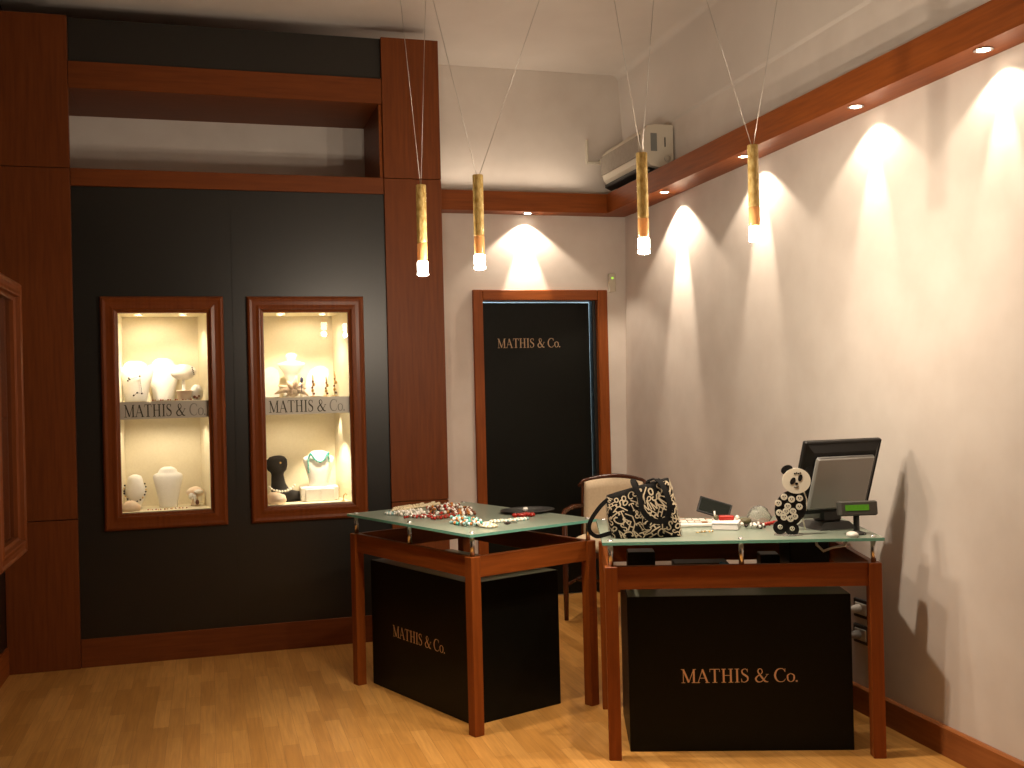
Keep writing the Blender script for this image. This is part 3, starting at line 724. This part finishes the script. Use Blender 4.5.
for j in range(7):
    for i in range(24):
        ch = random.choice(glyphs); w_, st = GL[ch]; ang = random.uniform(-1.2, 1.2)
        sc = random.uniform(.034, .044)
        cu, cv = (i+random.uniform(-.15, .15)+.5*(j%2))/24, .03+.94*(j+.5+random.uniform(-.12, .12))/7
        def fn(a, c_, w_=w_, ang=ang, sc=sc, cu=cu, cv=cv):
            x, y = (a-w_/2)*sc*.85, (c_-.5)*sc
            xr, yr = x*math.cos(ang)-y*math.sin(ang), x*math.sin(ang)+y*math.cos(ang)
            return bagpt((cu+xr/.78) % 1, min(max(cv+yr/BH, .01), .99), .0055)
        for P, Wd in st:
            if len(P) == 2 and abs(P[0][0]-P[1][0]) < .34 and abs(P[0][1]-P[1][1]) < .05: continue
            if len(P) == 2: P = [(P[0][0]+(P[1][0]-P[0][0])*t/3, P[0][1]+(P[1][1]-P[0][1])*t/3) for t in range(4)]; Wd = [Wd[0]]*4
            ribbon(mb, P, [max(w*1.1, .15) for w in Wd], fn, 1)
mb.build('bag_body', [BAGD, BAGP], bag)
def strap(pts, w, name='strap'):
    # catmull through the points, flat band
    P = []
    for k in range(len(pts)-1):
        p = [Vector(pts[max(k-1, 0)]), Vector(pts[k]), Vector(pts[k+1]), Vector(pts[min(k+2, len(pts)-1)])]
        for i in range(8):
            t = i/8; P.append(0.5*((2*p[1])+(-p[0]+p[2])*t+(2*p[0]-5*p[1]+4*p[2]-p[3])*t*t+(-p[0]+3*p[1]-3*p[2]+p[3])*t**3))
    P.append(Vector(pts[-1]))
    mb = MB(); vs = []; fs = []; n = len(P); last = Vector((1, 0, 0))
    for k in range(n):
        t = (P[min(k+1, n-1)]-P[max(k-1, 0)]).normalized()
        nrm = Vector((P[k].x*.3, -1 if abs(t.y) < .8 else 0, .25+1.2*max(0, (P[k].z-.2)/.03) if P[k].z > .2 else .1))
        sd = t.cross(nrm); sd = sd.normalized() if sd.length > .05 else last
        if sd.dot(last) < 0 and k: sd = -sd
        last = sd; tn = t.cross(sd).normalized()*.0016
        vs += [P[k]+sd*w/2+tn, P[k]-sd*w/2+tn, P[k]-sd*w/2-tn, P[k]+sd*w/2-tn]
    for k in range(n-1):
        for i in range(4): fs.append((4*k+i, 4*k+(i+1) % 4, 4*k+4+(i+1) % 4, 4*k+4+i))
    fs += [(0, 1, 2, 3), (4*n-4, 4*n-3, 4*n-2, 4*n-1)]
    mb.add([tuple(v) for v in vs], fs); return mb.build(name, BAGD, bag)
strap([(-.03, -.085, .115), (-.035, -.075, .17), (-.055, -.05, .222), (-.045, .0, .232), (-.03, .02, .20)], .022)
strap([(-.03, -.088, .12), (-.005, -.090, .085), (.035, -.090, .068), (.075, -.088, .078)], .022)
strap([(.075, -.086, .08), (.085, -.085, .13), (.072, -.07, .19), (.048, -.04, .232), (.02, .0, .225), (.01, .02, .18)], .022)
strap([(-.135, -.02, .170), (-.185, -.03, .135), (-.232, -.04, .075), (-.238, -.04, .035), (-.21, -.04, .010), (-.165, -.04, .018), (-.120, -.05, .030)], .017)

# keyboard seen end-on
kb = empty('keyboard', lw(RO, RA, .42, .46, ZT), RA+PI/2, 'white keyboard partly hidden behind the handbag', 'keyboard')
MB().box(-.07, -.20, .0, .07, .20, .016, bev=.004).build('base', WPLAST, kb)
mb = MB()
for j in range(13):
    for i in range(5): mb.box(-.062+i*.025, -.19+j*.029, .0155, -.041+i*.025, -.166+j*.029, .022, (0 if (i*7+j*3) % 5 else 1))
mb.build('keys', [WPLAST, mat('tan_key', (.30, .16, .08), .5)], kb)
# card box with red clip
cb = empty('card_box', lw(RO, RA, .535, .335, ZT), RA-.25, 'low white card box in the middle of right desk', 'box')
MB().box(-.055, -.055, 0, .055, .055, .026, bev=.003).build('body', mat('white_card', (.72, .68, .66), .6), cb)
MB().box(-.057, -.057, .024, .057, .057, .034, bev=.003).build('lid', mat('white_card_lid', (.80, .76, .74), .55), cb)
mb = MB(); mb.box(-.035, -.015, 0, .03, .02, .020, bev=.004); mb.ball((-.045, 0, .012), .012, 1); mb.tube([(-.05, 0, .01), (-.052, 0, .04)], .004, 6, 2); mb.ball((.045, .005, .010), .010, 2)
o = mb.build('trinket', [CORAL, mat('olive_bead', (.10, .09, .05), .3), PEARL], None, lw(RO, RA, .54, .35, ZT+.034), (0, 0, RA)); tag(o, 'red and pearl trinket resting on top of white card box', 'trinket')
# black and white beads
mb = MB(); rr = random.Random(3)
for i in range(34): mb.ball((rr.uniform(-.035, .04), rr.uniform(-.03, .03), .007+rr.uniform(0, .012)), rr.uniform(.005, .008), i % 2)
tag(mb.build('bead_pile', [WBEAD, DARKBEAD], None, lw(RO, RA, .655, .32, ZT)), 'small pile of black and white beads right of card box', 'beads')
mb = MB(); strand(mb, [(0, 0, .008), (.03, .02, .008), (.07, .04, .012), (.12, .06, .016), (.15, .06, .016)], .009, [0], .001, .012)
tag(mb.build('necklace', CORAL, None, lw(RO, RA, .675, .37, ZT), (0, 0, RA-.1)), 'short red bead strand leading to the panda stand', 'necklace')
# crumpled clear plastic bag with olive thing
CLEAR = mat('clear_plastic', (.9, .88, .82), .12, trans=.85, ior=1.2)
mb = MB(); prof = [(.035, 0), (.045, .02), (.042, .045), (.026, .068), (.006, .078)]
mb.lathe(prof, 18, 0, TR(0, 0, 0), 1.2, .8)
rr = random.Random(5); mb.v = [(x+rr.uniform(-.008, .008), y+rr.uniform(-.008, .008), z+(rr.uniform(-.004, .006) if z > .003 else 0)) for x, y, z in mb.v]
tag(mb.build('plastic_bag', CLEAR, None, lw(RO, RA, .70, .47, ZT)), 'crumpled clear plastic bag behind the red bead strand', 'plastic bag')
mb = MB(); mb.ball((0, 0, .016), .022, 0, (1.3, 1, .72), 12, 8); mb.ball((.02, .01, .012), .014)
tag(mb.build('stone', mat('olive_stone', (.09, .075, .035), .5), None, lw(RO, RA, .635, .44, ZT)), 'olive brown stone just behind the white card box', 'stone')
# earring on the glass
mb = MB()
for k in range(7): mb.ball((k*.008-.02, .006*math.sin(k), .004), .004, k % 2)
mb.tube([(-.022, 0, .003), (-.05, -.004, .003)], .0015, 5, 0)
tag(mb.build('brooch', [GOLDM, PEARL], None, lw(RO, RA, .435, .225, ZT)), 'tiny gold pin on the glass near the handbag', 'brooch')
# propped black tablet / picture frame
tb = empty('tablet', lw(RO, RA, .515, .60, ZT), RA-.15, 'black tilted tablet leaning back on the right desk', 'tablet')
M_ = Matrix.Rotation(-1.0, 4, 'X')
MB().box(-.075, 0, 0, .075, .008, .085, 0, TR(0, 0, .024, 0, -.7, .30), .002).build('body', BPLAST, tb)
MB().box(-.067, -.0012, .008, .067, 0, .077, 0, TR(0, 0, .024, 0, -.7, .30)).build('screen', mat('dark_screen', (.01, .014, .012), .08), tb)
# panda stand
pd = empty('panda_stand', lw(RO, RA, .763, .10, ZT), RA-.06, 'black and white acrylic panda holding small round charms, before the monitor', 'jewelry stand')
ACR = mat('acrylic_black', (.012, .012, .012), .12); ACW = mat('acrylic_white', (.74, .70, .58), .3)
def disc(mb, cx, cz, rx, rz_, y0, y1, mi=0, rot=0, seg=28):
    P = []
    for i in range(seg):
        t = 2*PI*i/seg; x, z = rx*math.cos(t), rz_*math.sin(t)
        P.append((cx+x*math.cos(rot)-z*math.sin(rot), cz+x*math.sin(rot)+z*math.cos(rot)))
    mb.prism(P, y0, y1, 'xz', mi)
mb = MB(); disc(mb, -.006, .105, .056, .072, .0, .008, 0, -.25); disc(mb, -.045, .032, .026, .027, -.002, .010); disc(mb, .0, .024, .026, .027, -.002, .010); disc(mb, .032, .10, .022, .040, -.002, .010, 0, -.2)
mb.build('body', ACR, pd)
hd = MB(); disc(hd, .020, .214, .053, .050, -.006, .010); hd = hd.build('head', ACW, pd)
mb = MB(); disc(mb, -.014, .258, .023, .017, .0, .009, 0, .5); mb.build('ear', ACR, hd)
mb = MB(); disc(mb, .066, .240, .015, .027, .0, .009, 0, -.2); mb.build('ear', ACR, hd)
pd.scale = (1.06, 1.0, 1.03)
mb = MB(); disc(mb, .006, .214, .009, .015, -.0075, -.006, 0, -.5); disc(mb, .034, .226, .008, .014, -.0075, -.006, 0, -.3); disc(mb, .020, .203, .006, .005, -.0075, -.006); mb.tube([(.010, -.007, .192), (.018, -.007, .188), (.028, -.007, .192)], .0012, 5)
for k in range(4): disc(mb, .014+.007*k, .243+.002*(k % 2), .003, .003, -.0075, -.006)
mb.build('face', ACR, hd)
pts = [(-.028, .152), (.0, .142), (.030, .146), (-.050, .128), (-.015, .115), (.028, .113), (-.047, .09), (-.03, .072), (-.006, .066), (.010, .075), (-.022, .095), (.004, .095), (-.045, .034), (.0, .027)]
for i, (x, z) in enumerate(pts):
    mb = MB(); r_ = .0125 if i < 12 else .009
    disc(mb, x, z, r_, r_, -.008, -.001, 0, 0, 16); disc(mb, x-.004, z+.002, .0022, .003, -.0088, -.008, 1, 0, 8); disc(mb, x+.004, z+.002, .0022, .003, -.0088, -.008, 1, 0, 8); disc(mb, x, z-.004, .002, .0015, -.0088, -.008, 1, 0, 8)
    mb.build('charm', [ACW, ACR], pd)
mb = MB(); mb.lathe([(.05, 0), (.05, .004), (.0001, .004)], 24, 0, TR(-.012, .01, 0), 1.1, .7)
mb.build('base_plate', CLEAR, pd)
mb = MB(); mb.tube([(.05, .004, .02), (.044, .004, .05), (.040, .004, .075), (.055, .004, .10), (.058, .004, .14), (.046, .004, .175)], .0028, 6); mb.build('rim', ACW, pd)
# monitor, seen from behind
mo = empty('monitor', (2.512, 3.936, ZT), .03, 'black monitor with silver back seen from behind on the right desk', 'monitor')
tilt = TR(0, 0, .0, 0, .36)
mb = MB(); mb.box(-.185, -.012, .058, .185, .012, .402, 0, tilt, .004); mb.box(-.185, -.0175, .055, .185, -.008, .075, 1, tilt)
# bevelled rear housing
def frustum(mb, a, b_, mi, M):
    (x0, z0, x1, z1, y0), (X0, Z0, X1, Z1, y1) = a, b_
    mb.add([(x0, y0, z0), (x1, y0, z0), (x1, y0, z1), (x0, y0, z1), (X0, y1, Z0), (X1, y1, Z0), (X1, y1, Z1), (X0, y1, Z1)], [(0, 1, 2, 3), (4, 7, 6, 5), (0, 4, 5, 1), (1, 5, 6, 2), (2, 6, 7, 3), (3, 7, 4, 0)], mi, False, M)
frustum(mb, (-.172, .070, .172, .390, -.012), (-.150, .092, .150, .362, -.032), 0, tilt)
mb.build('housing', [BPLAST, GPLAST], mo)
MB().box(-.140, -.050, .108, .140, -.030, .345, 0, tilt, .008).build('back_panel', GPLAST, mo)
MB().box(-.170, .0125, .080, .170, .0135, .39, 0, tilt).build('screen', mat('screen_dark', (.02, .02, .02), .1), mo)
mb = MB(); mb.add([(-.09, -.10, 0), (.09, -.10, 0), (.09, .08, 0), (-.09, .08, 0), (-.06, -.085, .03), (.06, -.085, .03), (.06, .05, .03), (-.06, .05, .03)], [(3, 2, 1, 0), (4, 5, 6, 7), (0, 1, 5, 4), (1, 2, 6, 5), (2, 3, 7, 6), (3, 0, 4, 7)])
mb.box(-.05, -.055, .025, .05, .02, .13, bev=.01); mb.build('stand', DPLAST, mo)
# customer display on pole
LCD = noise_mat('green_lcd', (.02, .10, .01), (.03, .16, .01), 60, rough=.3)
N, L, b = nodes(LCD); b.inputs['Emission Color'].default_value = (.16, .38, .01, 1); b.inputs['Emission Strength'].default_value = .28
cd = empty('customer_display', lw(RO, RA, 1.020, .10, ZT), RA+.12, 'grey price display with green screen on a short pole, beside monitor', 'price display')
mb = MB(); mb.lathe([(.035, 0), (.035, .008), (.014, .014), (.012, .018), (.012, .09)], 18); mb.build('pole', DPLAST, cd)
MB().box(-.078, -.022, .075, .078, .022, .135, 0, TR(.005, -.01, 0, 0, -.12, .0), .006).build('housing', mat('warm_grey_plastic', (.055, .052, .045), .5), cd)
MB().box(-.052, -.0232, .096, .046, -.0215, .119, 0, TR(.0, -.01, 0, 0, -.12, 0)).build('screen', LCD, cd)
# computer mouse-like silver knob by the pole
mb = MB(); mb.ball((0, 0, .008), .024, 0, (1, 1.3, .55), 14, 8); mb.tube([(0, .03, .008), (.03, .05, .004), (.06, .04, .004)], .003, 6)
tag(mb.build('computer_mouse', WPLAST, None, lw(RO, RA, .985, .035, ZT), (0, 0, RA)), 'pale mouse with cable at the right front corner of the right desk', 'mouse')

# cable and adaptor hanging under the right end of the right desk's glass
CABLE = mat('white_cable', (.62, .60, .55), .5)
mb = MB(); A_ = [lw(RO, RA, .90, .30, .855), lw(RO, RA, .905, .29, .80), lw(RO, RA, .93, .28, .775), lw(RO, RA, .97, .28, .79), lw(RO, RA, 1.02, .29, .795), lw(RO, RA, 1.045, .30, .83), lw(RO, RA, 1.05, .31, .856)]
mb.tube(A_, .006, 8)
tag(mb.build('cable', CABLE), 'white cable looping under the glass at the right desk end', 'cable')
mb = MB(); mb.box(-.035, -.03, 0, .035, .03, .05, bev=.006)
tag(mb.build('power_adapter', BPLAST, None, lw(RO, RA, .955, .36, .808), (0, 0, RA)), 'black power adapter fixed under the glass beside the white cable', 'power adapter')
# things standing on the cabinet under the right desk
mb = MB(); mb.box(0, 0, 0, .12, .11, .125, bev=.004)
tag(mb.build('speaker', BPLAST, None, lw(RO, RA, .12, .46, .630), (0, 0, RA)), 'small black box speaker at left end of the cabinet top under right desk', 'speaker')
mb = MB(); mb.box(0, 0, 0, .24, .12, .075, bev=.004)
tag(mb.build('card_reader', DPLAST, None, lw(RO, RA, .32, .44, .630), (0, 0, RA)), 'flat black device on the cabinet top, with blue note on its corner', 'device')
MB().box(0, 0, 0, .035, .004, .05, 0, TR(0, 0, 0, 0, 0, .3)).build('sticky_note', mat('blue_note', (.12, .38, .60), .6), None, lw(RO, RA, .505, .432, .665), (0, 0, RA))
o = bpy.data.objects['sticky_note']; tag(o, 'bright blue note leaning on the flat black device', 'note')
mb = MB(); mb.box(0, 0, 0, .085, .10, .105, bev=.004)
tag(mb.build('speaker', BPLAST, None, lw(RO, RA, .70, .46, .630), (0, 0, RA)), 'narrow black box speaker right of centre on cabinet top under right desk', 'speaker')
mb = MB(); mb.box(0, 0, 0, .17, .22, .20, bev=.006)
tag(mb.build('cash_printer', BPLAST, None, lw(RO, RA, .805, .36, .630), (0, 0, RA)), 'large black printer box at right end of the cabinet top', 'printer')

# ------------------------------------------------------------ chair behind the desks
CW = wood('dark_chair_wood', 2, (.045, .014, .006), (.085, .026, .010), .25)
UPH = noise_mat('cream_upholstery', (.62, .50, .34), (.68, .56, .40), 80, rough=.9, spec=.2)
ch = empty('armchair', (2.460, 6.40, 0), math.atan2(-.6, .8)+PI, 'dark wood armchair with cream back, behind the desks near the corner', 'chair')
# local -y side is the back of the chair (towards the camera)
for x, y in ((-.21, -.21), (.21, -.21)):
    mb = MB(); mb.tube([(x, y-.015, 0), (x, y, .25), (x, y, .47), (x*1.02, y-.02, .66), (x*1.03, y-.04, .85)], [.014, .018, .019, .017, .015], 8); mb.build('leg', CW, ch)
for x, y in ((-.21, .21), (.21, .21)):
    mb = MB(); mb.tube([(x, y, 0), (x, y, .25), (x, y, .62)], [.014, .018, .018], 8); mb.build('leg', CW, ch)
mb = MB(); mb.box(-.225, -.22, .40, .225, .23, .44, bev=.006); mb.build('seat_frame', CW, ch)
mb = MB(); mb.box(-.215, -.20, .44, .215, .225, .50, bev=.02); mb.build('seat', UPH, ch)
mb = MB(); n = 12; vs = []; fs = []
for k in range(2):
    for j in range(7):
        for i in range(n+1):
            t = i/n*2-1; z = .49+.352*j/6+.025*(1-t*t)*(j/6); y = -.215-.04*(j/6)-.05*(1-t*t)+(.028 if k else 0)
            vs.append((t*.205, y, z))
q = 7*(n+1)
for j in range(6):
    for i in range(n):
        a = j*(n+1)+i; fs += [(a, a+1, a+n+2, a+n+1), (q+a, q+a+n+1, q+a+n+2, q+a+1)]
for j in range(6): fs += [(j*(n+1), (j+1)*(n+1), q+(j+1)*(n+1), q+j*(n+1)), (j*(n+1)+n, q+j*(n+1)+n, q+(j+1)*(n+1)+n, (j+1)*(n+1)+n)]
for i in range(n): fs += [(i, q+i, q+i+1, i+1), (6*(n+1)+i, 6*(n+1)+i+1, q+6*(n+1)+i+1, q+6*(n+1)+i)]
mb.add(vs, fs, 0, True); mb.build('backrest', UPH, ch)
mb = MB(); P = [(t*.235, -.245-.05*(1-t*t)+max(0, abs(t)-.8)*.25, .845+.030*(1-t*t)-(.03 if abs(t) > .95 else 0)) for t in [i/10-1 for i in range(21)]]
mb.tube(P, [.010+.010*(1-abs(i/10-1)) for i in range(21)], 8); mb.build('top_rail', CW, ch)
for x in (-1, 1):
    mb = MB(); mb.tube([(x*.215, -.225, .68), (x*.245, -.10, .69), (x*.25, .08, .68), (x*.235, .20, .64), (x*.215, .215, .61)], .016, 8); mb.build('armrest', CW, ch)
mb = MB(); mb.tube([(-.21, -.21, .22), (-.21, .21, .22)], .010, 6); mb.tube([(.21, -.21, .22), (.21, .21, .22)], .010, 6); mb.tube([(-.21, 0, .22), (.21, 0, .22)], .010, 6); mb.build('stretcher', CW, ch)

# ------------------------------------------------------------ wall things
# air conditioner on the right wall above the beam
ac = empty('air_conditioner', (2.915, 6.20, 2.885), 0, 'cream wall air conditioner above the wooden beam in the corner', 'air conditioner')
ACM = mat('ivory_plastic', (.62, .57, .47), .4); ACG = noise_mat('grey_grille', (.26, .23, .19), (.32, .28, .23), 40, rough=.6)
prof = [(0.0, 0.0), (-.10, .0), (-.155, .012), (-.19, .05), (-.205, .11), (-.205, .19), (-.195, .235), (-.17, .262), (-.12, .27), (0, .27)]
def xprism(poly, y0, y1, mats, name, par):
    mb = MB(); n = len(poly)
    mb.add([(x, y0, z) for x, z in poly]+[(x, y1, z) for x, z in poly], [tuple(range(n)), tuple(range(2*n-1, n-1, -1))]+[(i, (i+1) % n, n+(i+1) % n, n+i) for i in range(n)])
    return mb.build(name, mats, par)
xprism(prof, .03, .75, ACM, 'body', ac)
xprism([(x*1.03, z*1.02-.003) for x, z in prof], .0, .03, ACM, 'end_cover', ac)
mb = MB(); mb.box(-.212, .06, .085, -.204, .74, .215); mb.build('intake_grille', ACG, ac)
mb = MB(); mb.box(-.188, .06, -.004, -.09, .73, .020); mb.add([(-.192, .06, .0), (-.145, .06, -.022), (-.192, .73, .0), (-.145, .73, -.022)], [(0, 1, 3, 2)]); mb.build('air_outlet', BPLAST, ac)
MB().box(-.150, .07, -.014, -.140, .72, -.002).build('louvre', ACM, ac)
MB().box(-.158, -.003, .10, -.115, .0, .215).build('display_window', mat('lcd_grey', (.20, .21, .20), .3), ac)
MB().box(-.062, -.003, .13, -.055, .0, .19).build('indicator', DPLAST, ac)
mb = MB(); mb.lathe([(.022, 0), (.022, .006), (.016, .008), (.0001, .008)], 18, 0, TR(-.045, 0, .055, 0, PI/2)); mb.build('button', mat('cream_button', (.50, .46, .38), .4), ac)
mb = MB(); mb.box(2.64, YB-.035, 3.08, 2.74, YB, 3.095); mb.box(2.64, YB-.035, 3.095, 2.65, YB, 3.25); mb.box(2.74, YB-.05, 3.08, 2.86, YB, 3.11)
tag(mb.build('pipe_cover', ACM), 'thin cream pipe trunking on back wall beside the air conditioner', 'pipe cover')
# alarm sensor by the door
th = empty('wall_sensor', (2.812, YB, 2.16), 0, 'small cream wall sensor with green light above the door corner', 'sensor')
MB().box(-.026, -.028, 0, .026, 0, .135, bev=.005).build('housing', ACM, th)
MB().box(-.005, -.0295, .095, .005, -.028, .107).build('indicator', mat('green_led', (.1, .5, .02), .3, emis=(.4, 1, .05), estr=2.0), th)
mb = MB(); mb.box(2.815-.0, YB-.012, 1.95, 2.825, YB, 2.14) if False else mb.box(0, 0, 0, .012, .012, .17)
# sockets on the right wall
for z, lab in ((.462, 'upper dark wall socket with a plug, right of the black cabinet'), (.347, 'lower dark wall socket with plug, right of the black cabinet')):
    x = WX(4.11, z)
    so = empty('wall_socket', (x, 4.11, z), -PI/2, lab, 'socket', 'wall sockets beside the right desk')
    # local -y points into the room
    MB().box(-.06, -.010, -.042, .06, .006, .042, bev=.003).build('face_plate', BPLAST, so)
    MB().box(-.045, -.014, -.026, .040, -.008, .026, bev=.002).build('insert', WPLAST, so)
    mb = MB(); mb.lathe([(.02, 0), (.02, .02), (.012, .045), (.006, .06)], 14, 0, TR(-.01, -.012, 0, 0, PI/2)); mb.build('plug', GPLAST if z < .4 else CABLE, so)
for z, x1, lab in ((.462, .14, 'thin grey cable from the upper wall socket'), (.347, .12, 'dark cable hanging from the lower wall socket')):
    mb = MB(); X = WX(4.11, z)-.07
    e = (2.60, 4.02, .46) if z > .4 else (2.585, 3.98, .34)
    mb.tube([(X+.004, 4.12, z), (X-.012, 4.11, z-.006), (X-.03, 4.10, z-.02), (X-.04, 4.10, z-.07), (X-.035, 4.11, z-.17), (X-.03, 4.12, .10), (X-.02, 4.14+z*.1, .006), (X-.02, 4.24+z*.1, .006)], .004, 6)
    tag(mb.build('cable', BPLAST if z < .4 else CABLE), lab, 'cable')

# ------------------------------------------------------------ downlights in the beam
def downlight_obj(x, y, label):
    r = empty('downlight', (x, y, BZ0), 0, label, 'downlight', 'downlights recessed in the wooden beam')
    mb = MB(); mb.lathe([(.024, 0), (.034, -.001), (.036, -.004), (.030, -.005), (.024, -.002)], 24, cap=False); mb.build('trim_ring', CHROME, r)
    mb = MB(); mb.lathe([(.0001, -.0035), (.023, -.0035)], 20); mb.build('lamp', BULB, r)
    return r
spots = [(2.800, 6.10, 'downlight in the side beam under the air conditioner, nearest the corner'), (2.790, 5.06, 'downlight in the side beam just behind the rightmost pendant tube'),
         (2.785, 4.04, 'downlight in the side beam above the monitor'), (2.785, 3.24, 'downlight in the side beam nearest the top right edge of the photo')]
for x, y, lb in spots: downlight_obj(x, y, lb)
downlight_obj(2.168, 6.995, 'single downlight in the back beam above the black door')
extra = [(2.775, 2.2, ''), (2.765, 1.2, ''), (2.755, .2, '')]
for (x, y, lb), q in zip(spots+extra, (2.3, 1.25, .66, .52, .3, .3, .3)):
    light('SPOT', 'downlight_wide', (x, y, BZ0-.012), E_WIDE*q, HALO, .012, 112, .25, (.02, 0, -1))
    light('SPOT', 'downlight_core', (x, y, BZ0-.012), E_CORE*q, HALO, .010, 34, .7, (.13, 0, -1))
light('SPOT', 'downlight_wide', (2.168, 6.995, BZ0-.012), E_WIDE*1.5, HALO, .012, 108, .25, (0, .02, -1))
light('SPOT', 'downlight_core', (2.168, 6.995, BZ0-.012), E_CORE*1.7, HALO, .010, 42, .45, (0, .05, -1))

# ------------------------------------------------------------ pendants
AMB = noise_mat('golden_glass', (.42, .27, .07), (.88, .68, .30), 90, rough=.12, bump=.8, bdist=.005, metal=.12, detail=3, stretch=(1, 1, .5))
N, L, b = nodes(AMB); b.inputs['Transmission Weight'].default_value = .35
b.inputs['Emission Color'].default_value = (1, .6, .15, 1); b.inputs['Emission Strength'].default_value = .05
ORG = mat('orange_glow_glass', (.85, .50, .20), .25, trans=.3, emis=(1.0, .45, .14), estr=.15)
TIP = mat('glowing_tip', (1, 1, 1), .3, emis=(1.0, .90, .72), estr=14)
img_r = Vector((.960, -.278, 0)); dep = Vector((.278, .960, 0))
def pendant(top, bot, wires, label):
    r = empty('pendant_lamp', (bot[0], bot[1], bot[2]), 0, label, 'pendant lamp', 'slim gold glass pendant lamps')
    h = top-bot[2]; R_ = .0215
    MB().lathe([(R_*.88, .135), (R_, .145), (R_, h-.004), (R_*.95, h), (R_*.2, h)], 20).build('glass_tube', AMB, r)
    MB().lathe([(R_*.9, .062), (R_*.99, .066), (R_, .100), (R_, .1345), (R_*.8, .136)], 20).build('orange_collar', ORG, r)
    MB().lathe([(R_*.6, 0), (R_*1.12, .004), (R_*1.12, .012), (R_*.95, .018), (R_*1.08, .024), (R_*1.08, .058), (R_*.9, .0615)], 20).build('glowing_tip', TIP, r)
    for dx, dd in wires:
        T = img_r*dx + dep*dd
        MB().tube([(T.x*.012, T.y*.012, h-.002), (T.x, T.y, CZ-bot[2])], .0012, 6).build('wire', STEEL, r)
    light('POINT', 'pendant_light', (bot[0], bot[1], bot[2]-.03), E_PEND, HALO, .02)
    light('SPOT', 'pendant_beam', (bot[0], bot[1], bot[2]-.03), E_PBEAM, HALO, .015, 78, .7)
    return r
pendant(2.352, (.876, 4.326, 1.971), ((-.10, -.25), (.04, .30)), 'leftmost gold pendant lamp, hanging lowest before the wooden column')
pendant(2.358, (1.068, 4.114, 1.974), ((-.31, .05), (.52, -.05)), 'gold pendant lamp on widely spread wires, second from left')
pendant(2.376, (1.606, 3.698, 1.991), ((-.22, -.1), (.15, .12)), 'gold pendant lamp in front of the air conditioner')
pendant(2.418, (2.063, 3.670, 2.040), ((-.36, .05), (.24, -.05)), 'rightmost gold pendant lamp, against the white wall')

light('AREA', 'beam_up_fill', (2.05, 6.965, BZ1+.02), 2.6, HALO, aim=(0, -.35, 1), sx=1.1, sy=.04)  # unseen strip added to brighten the upper back wall
# unseen strip and entrance fill, both added to brighten ceiling and room
light('AREA', 'beam_up_fill', (2.77, 3.2, BZ1+.02), E_UP, HALO, aim=(-.35, 0, 1), sx=.04, sy=6.0)
light('AREA', 'entrance_fill', (1.2, -.2, CZ-.03), E_ROOM, (1.0, .86, .70), aim=(0, 0, -1), sx=1.6, sy=1.6)
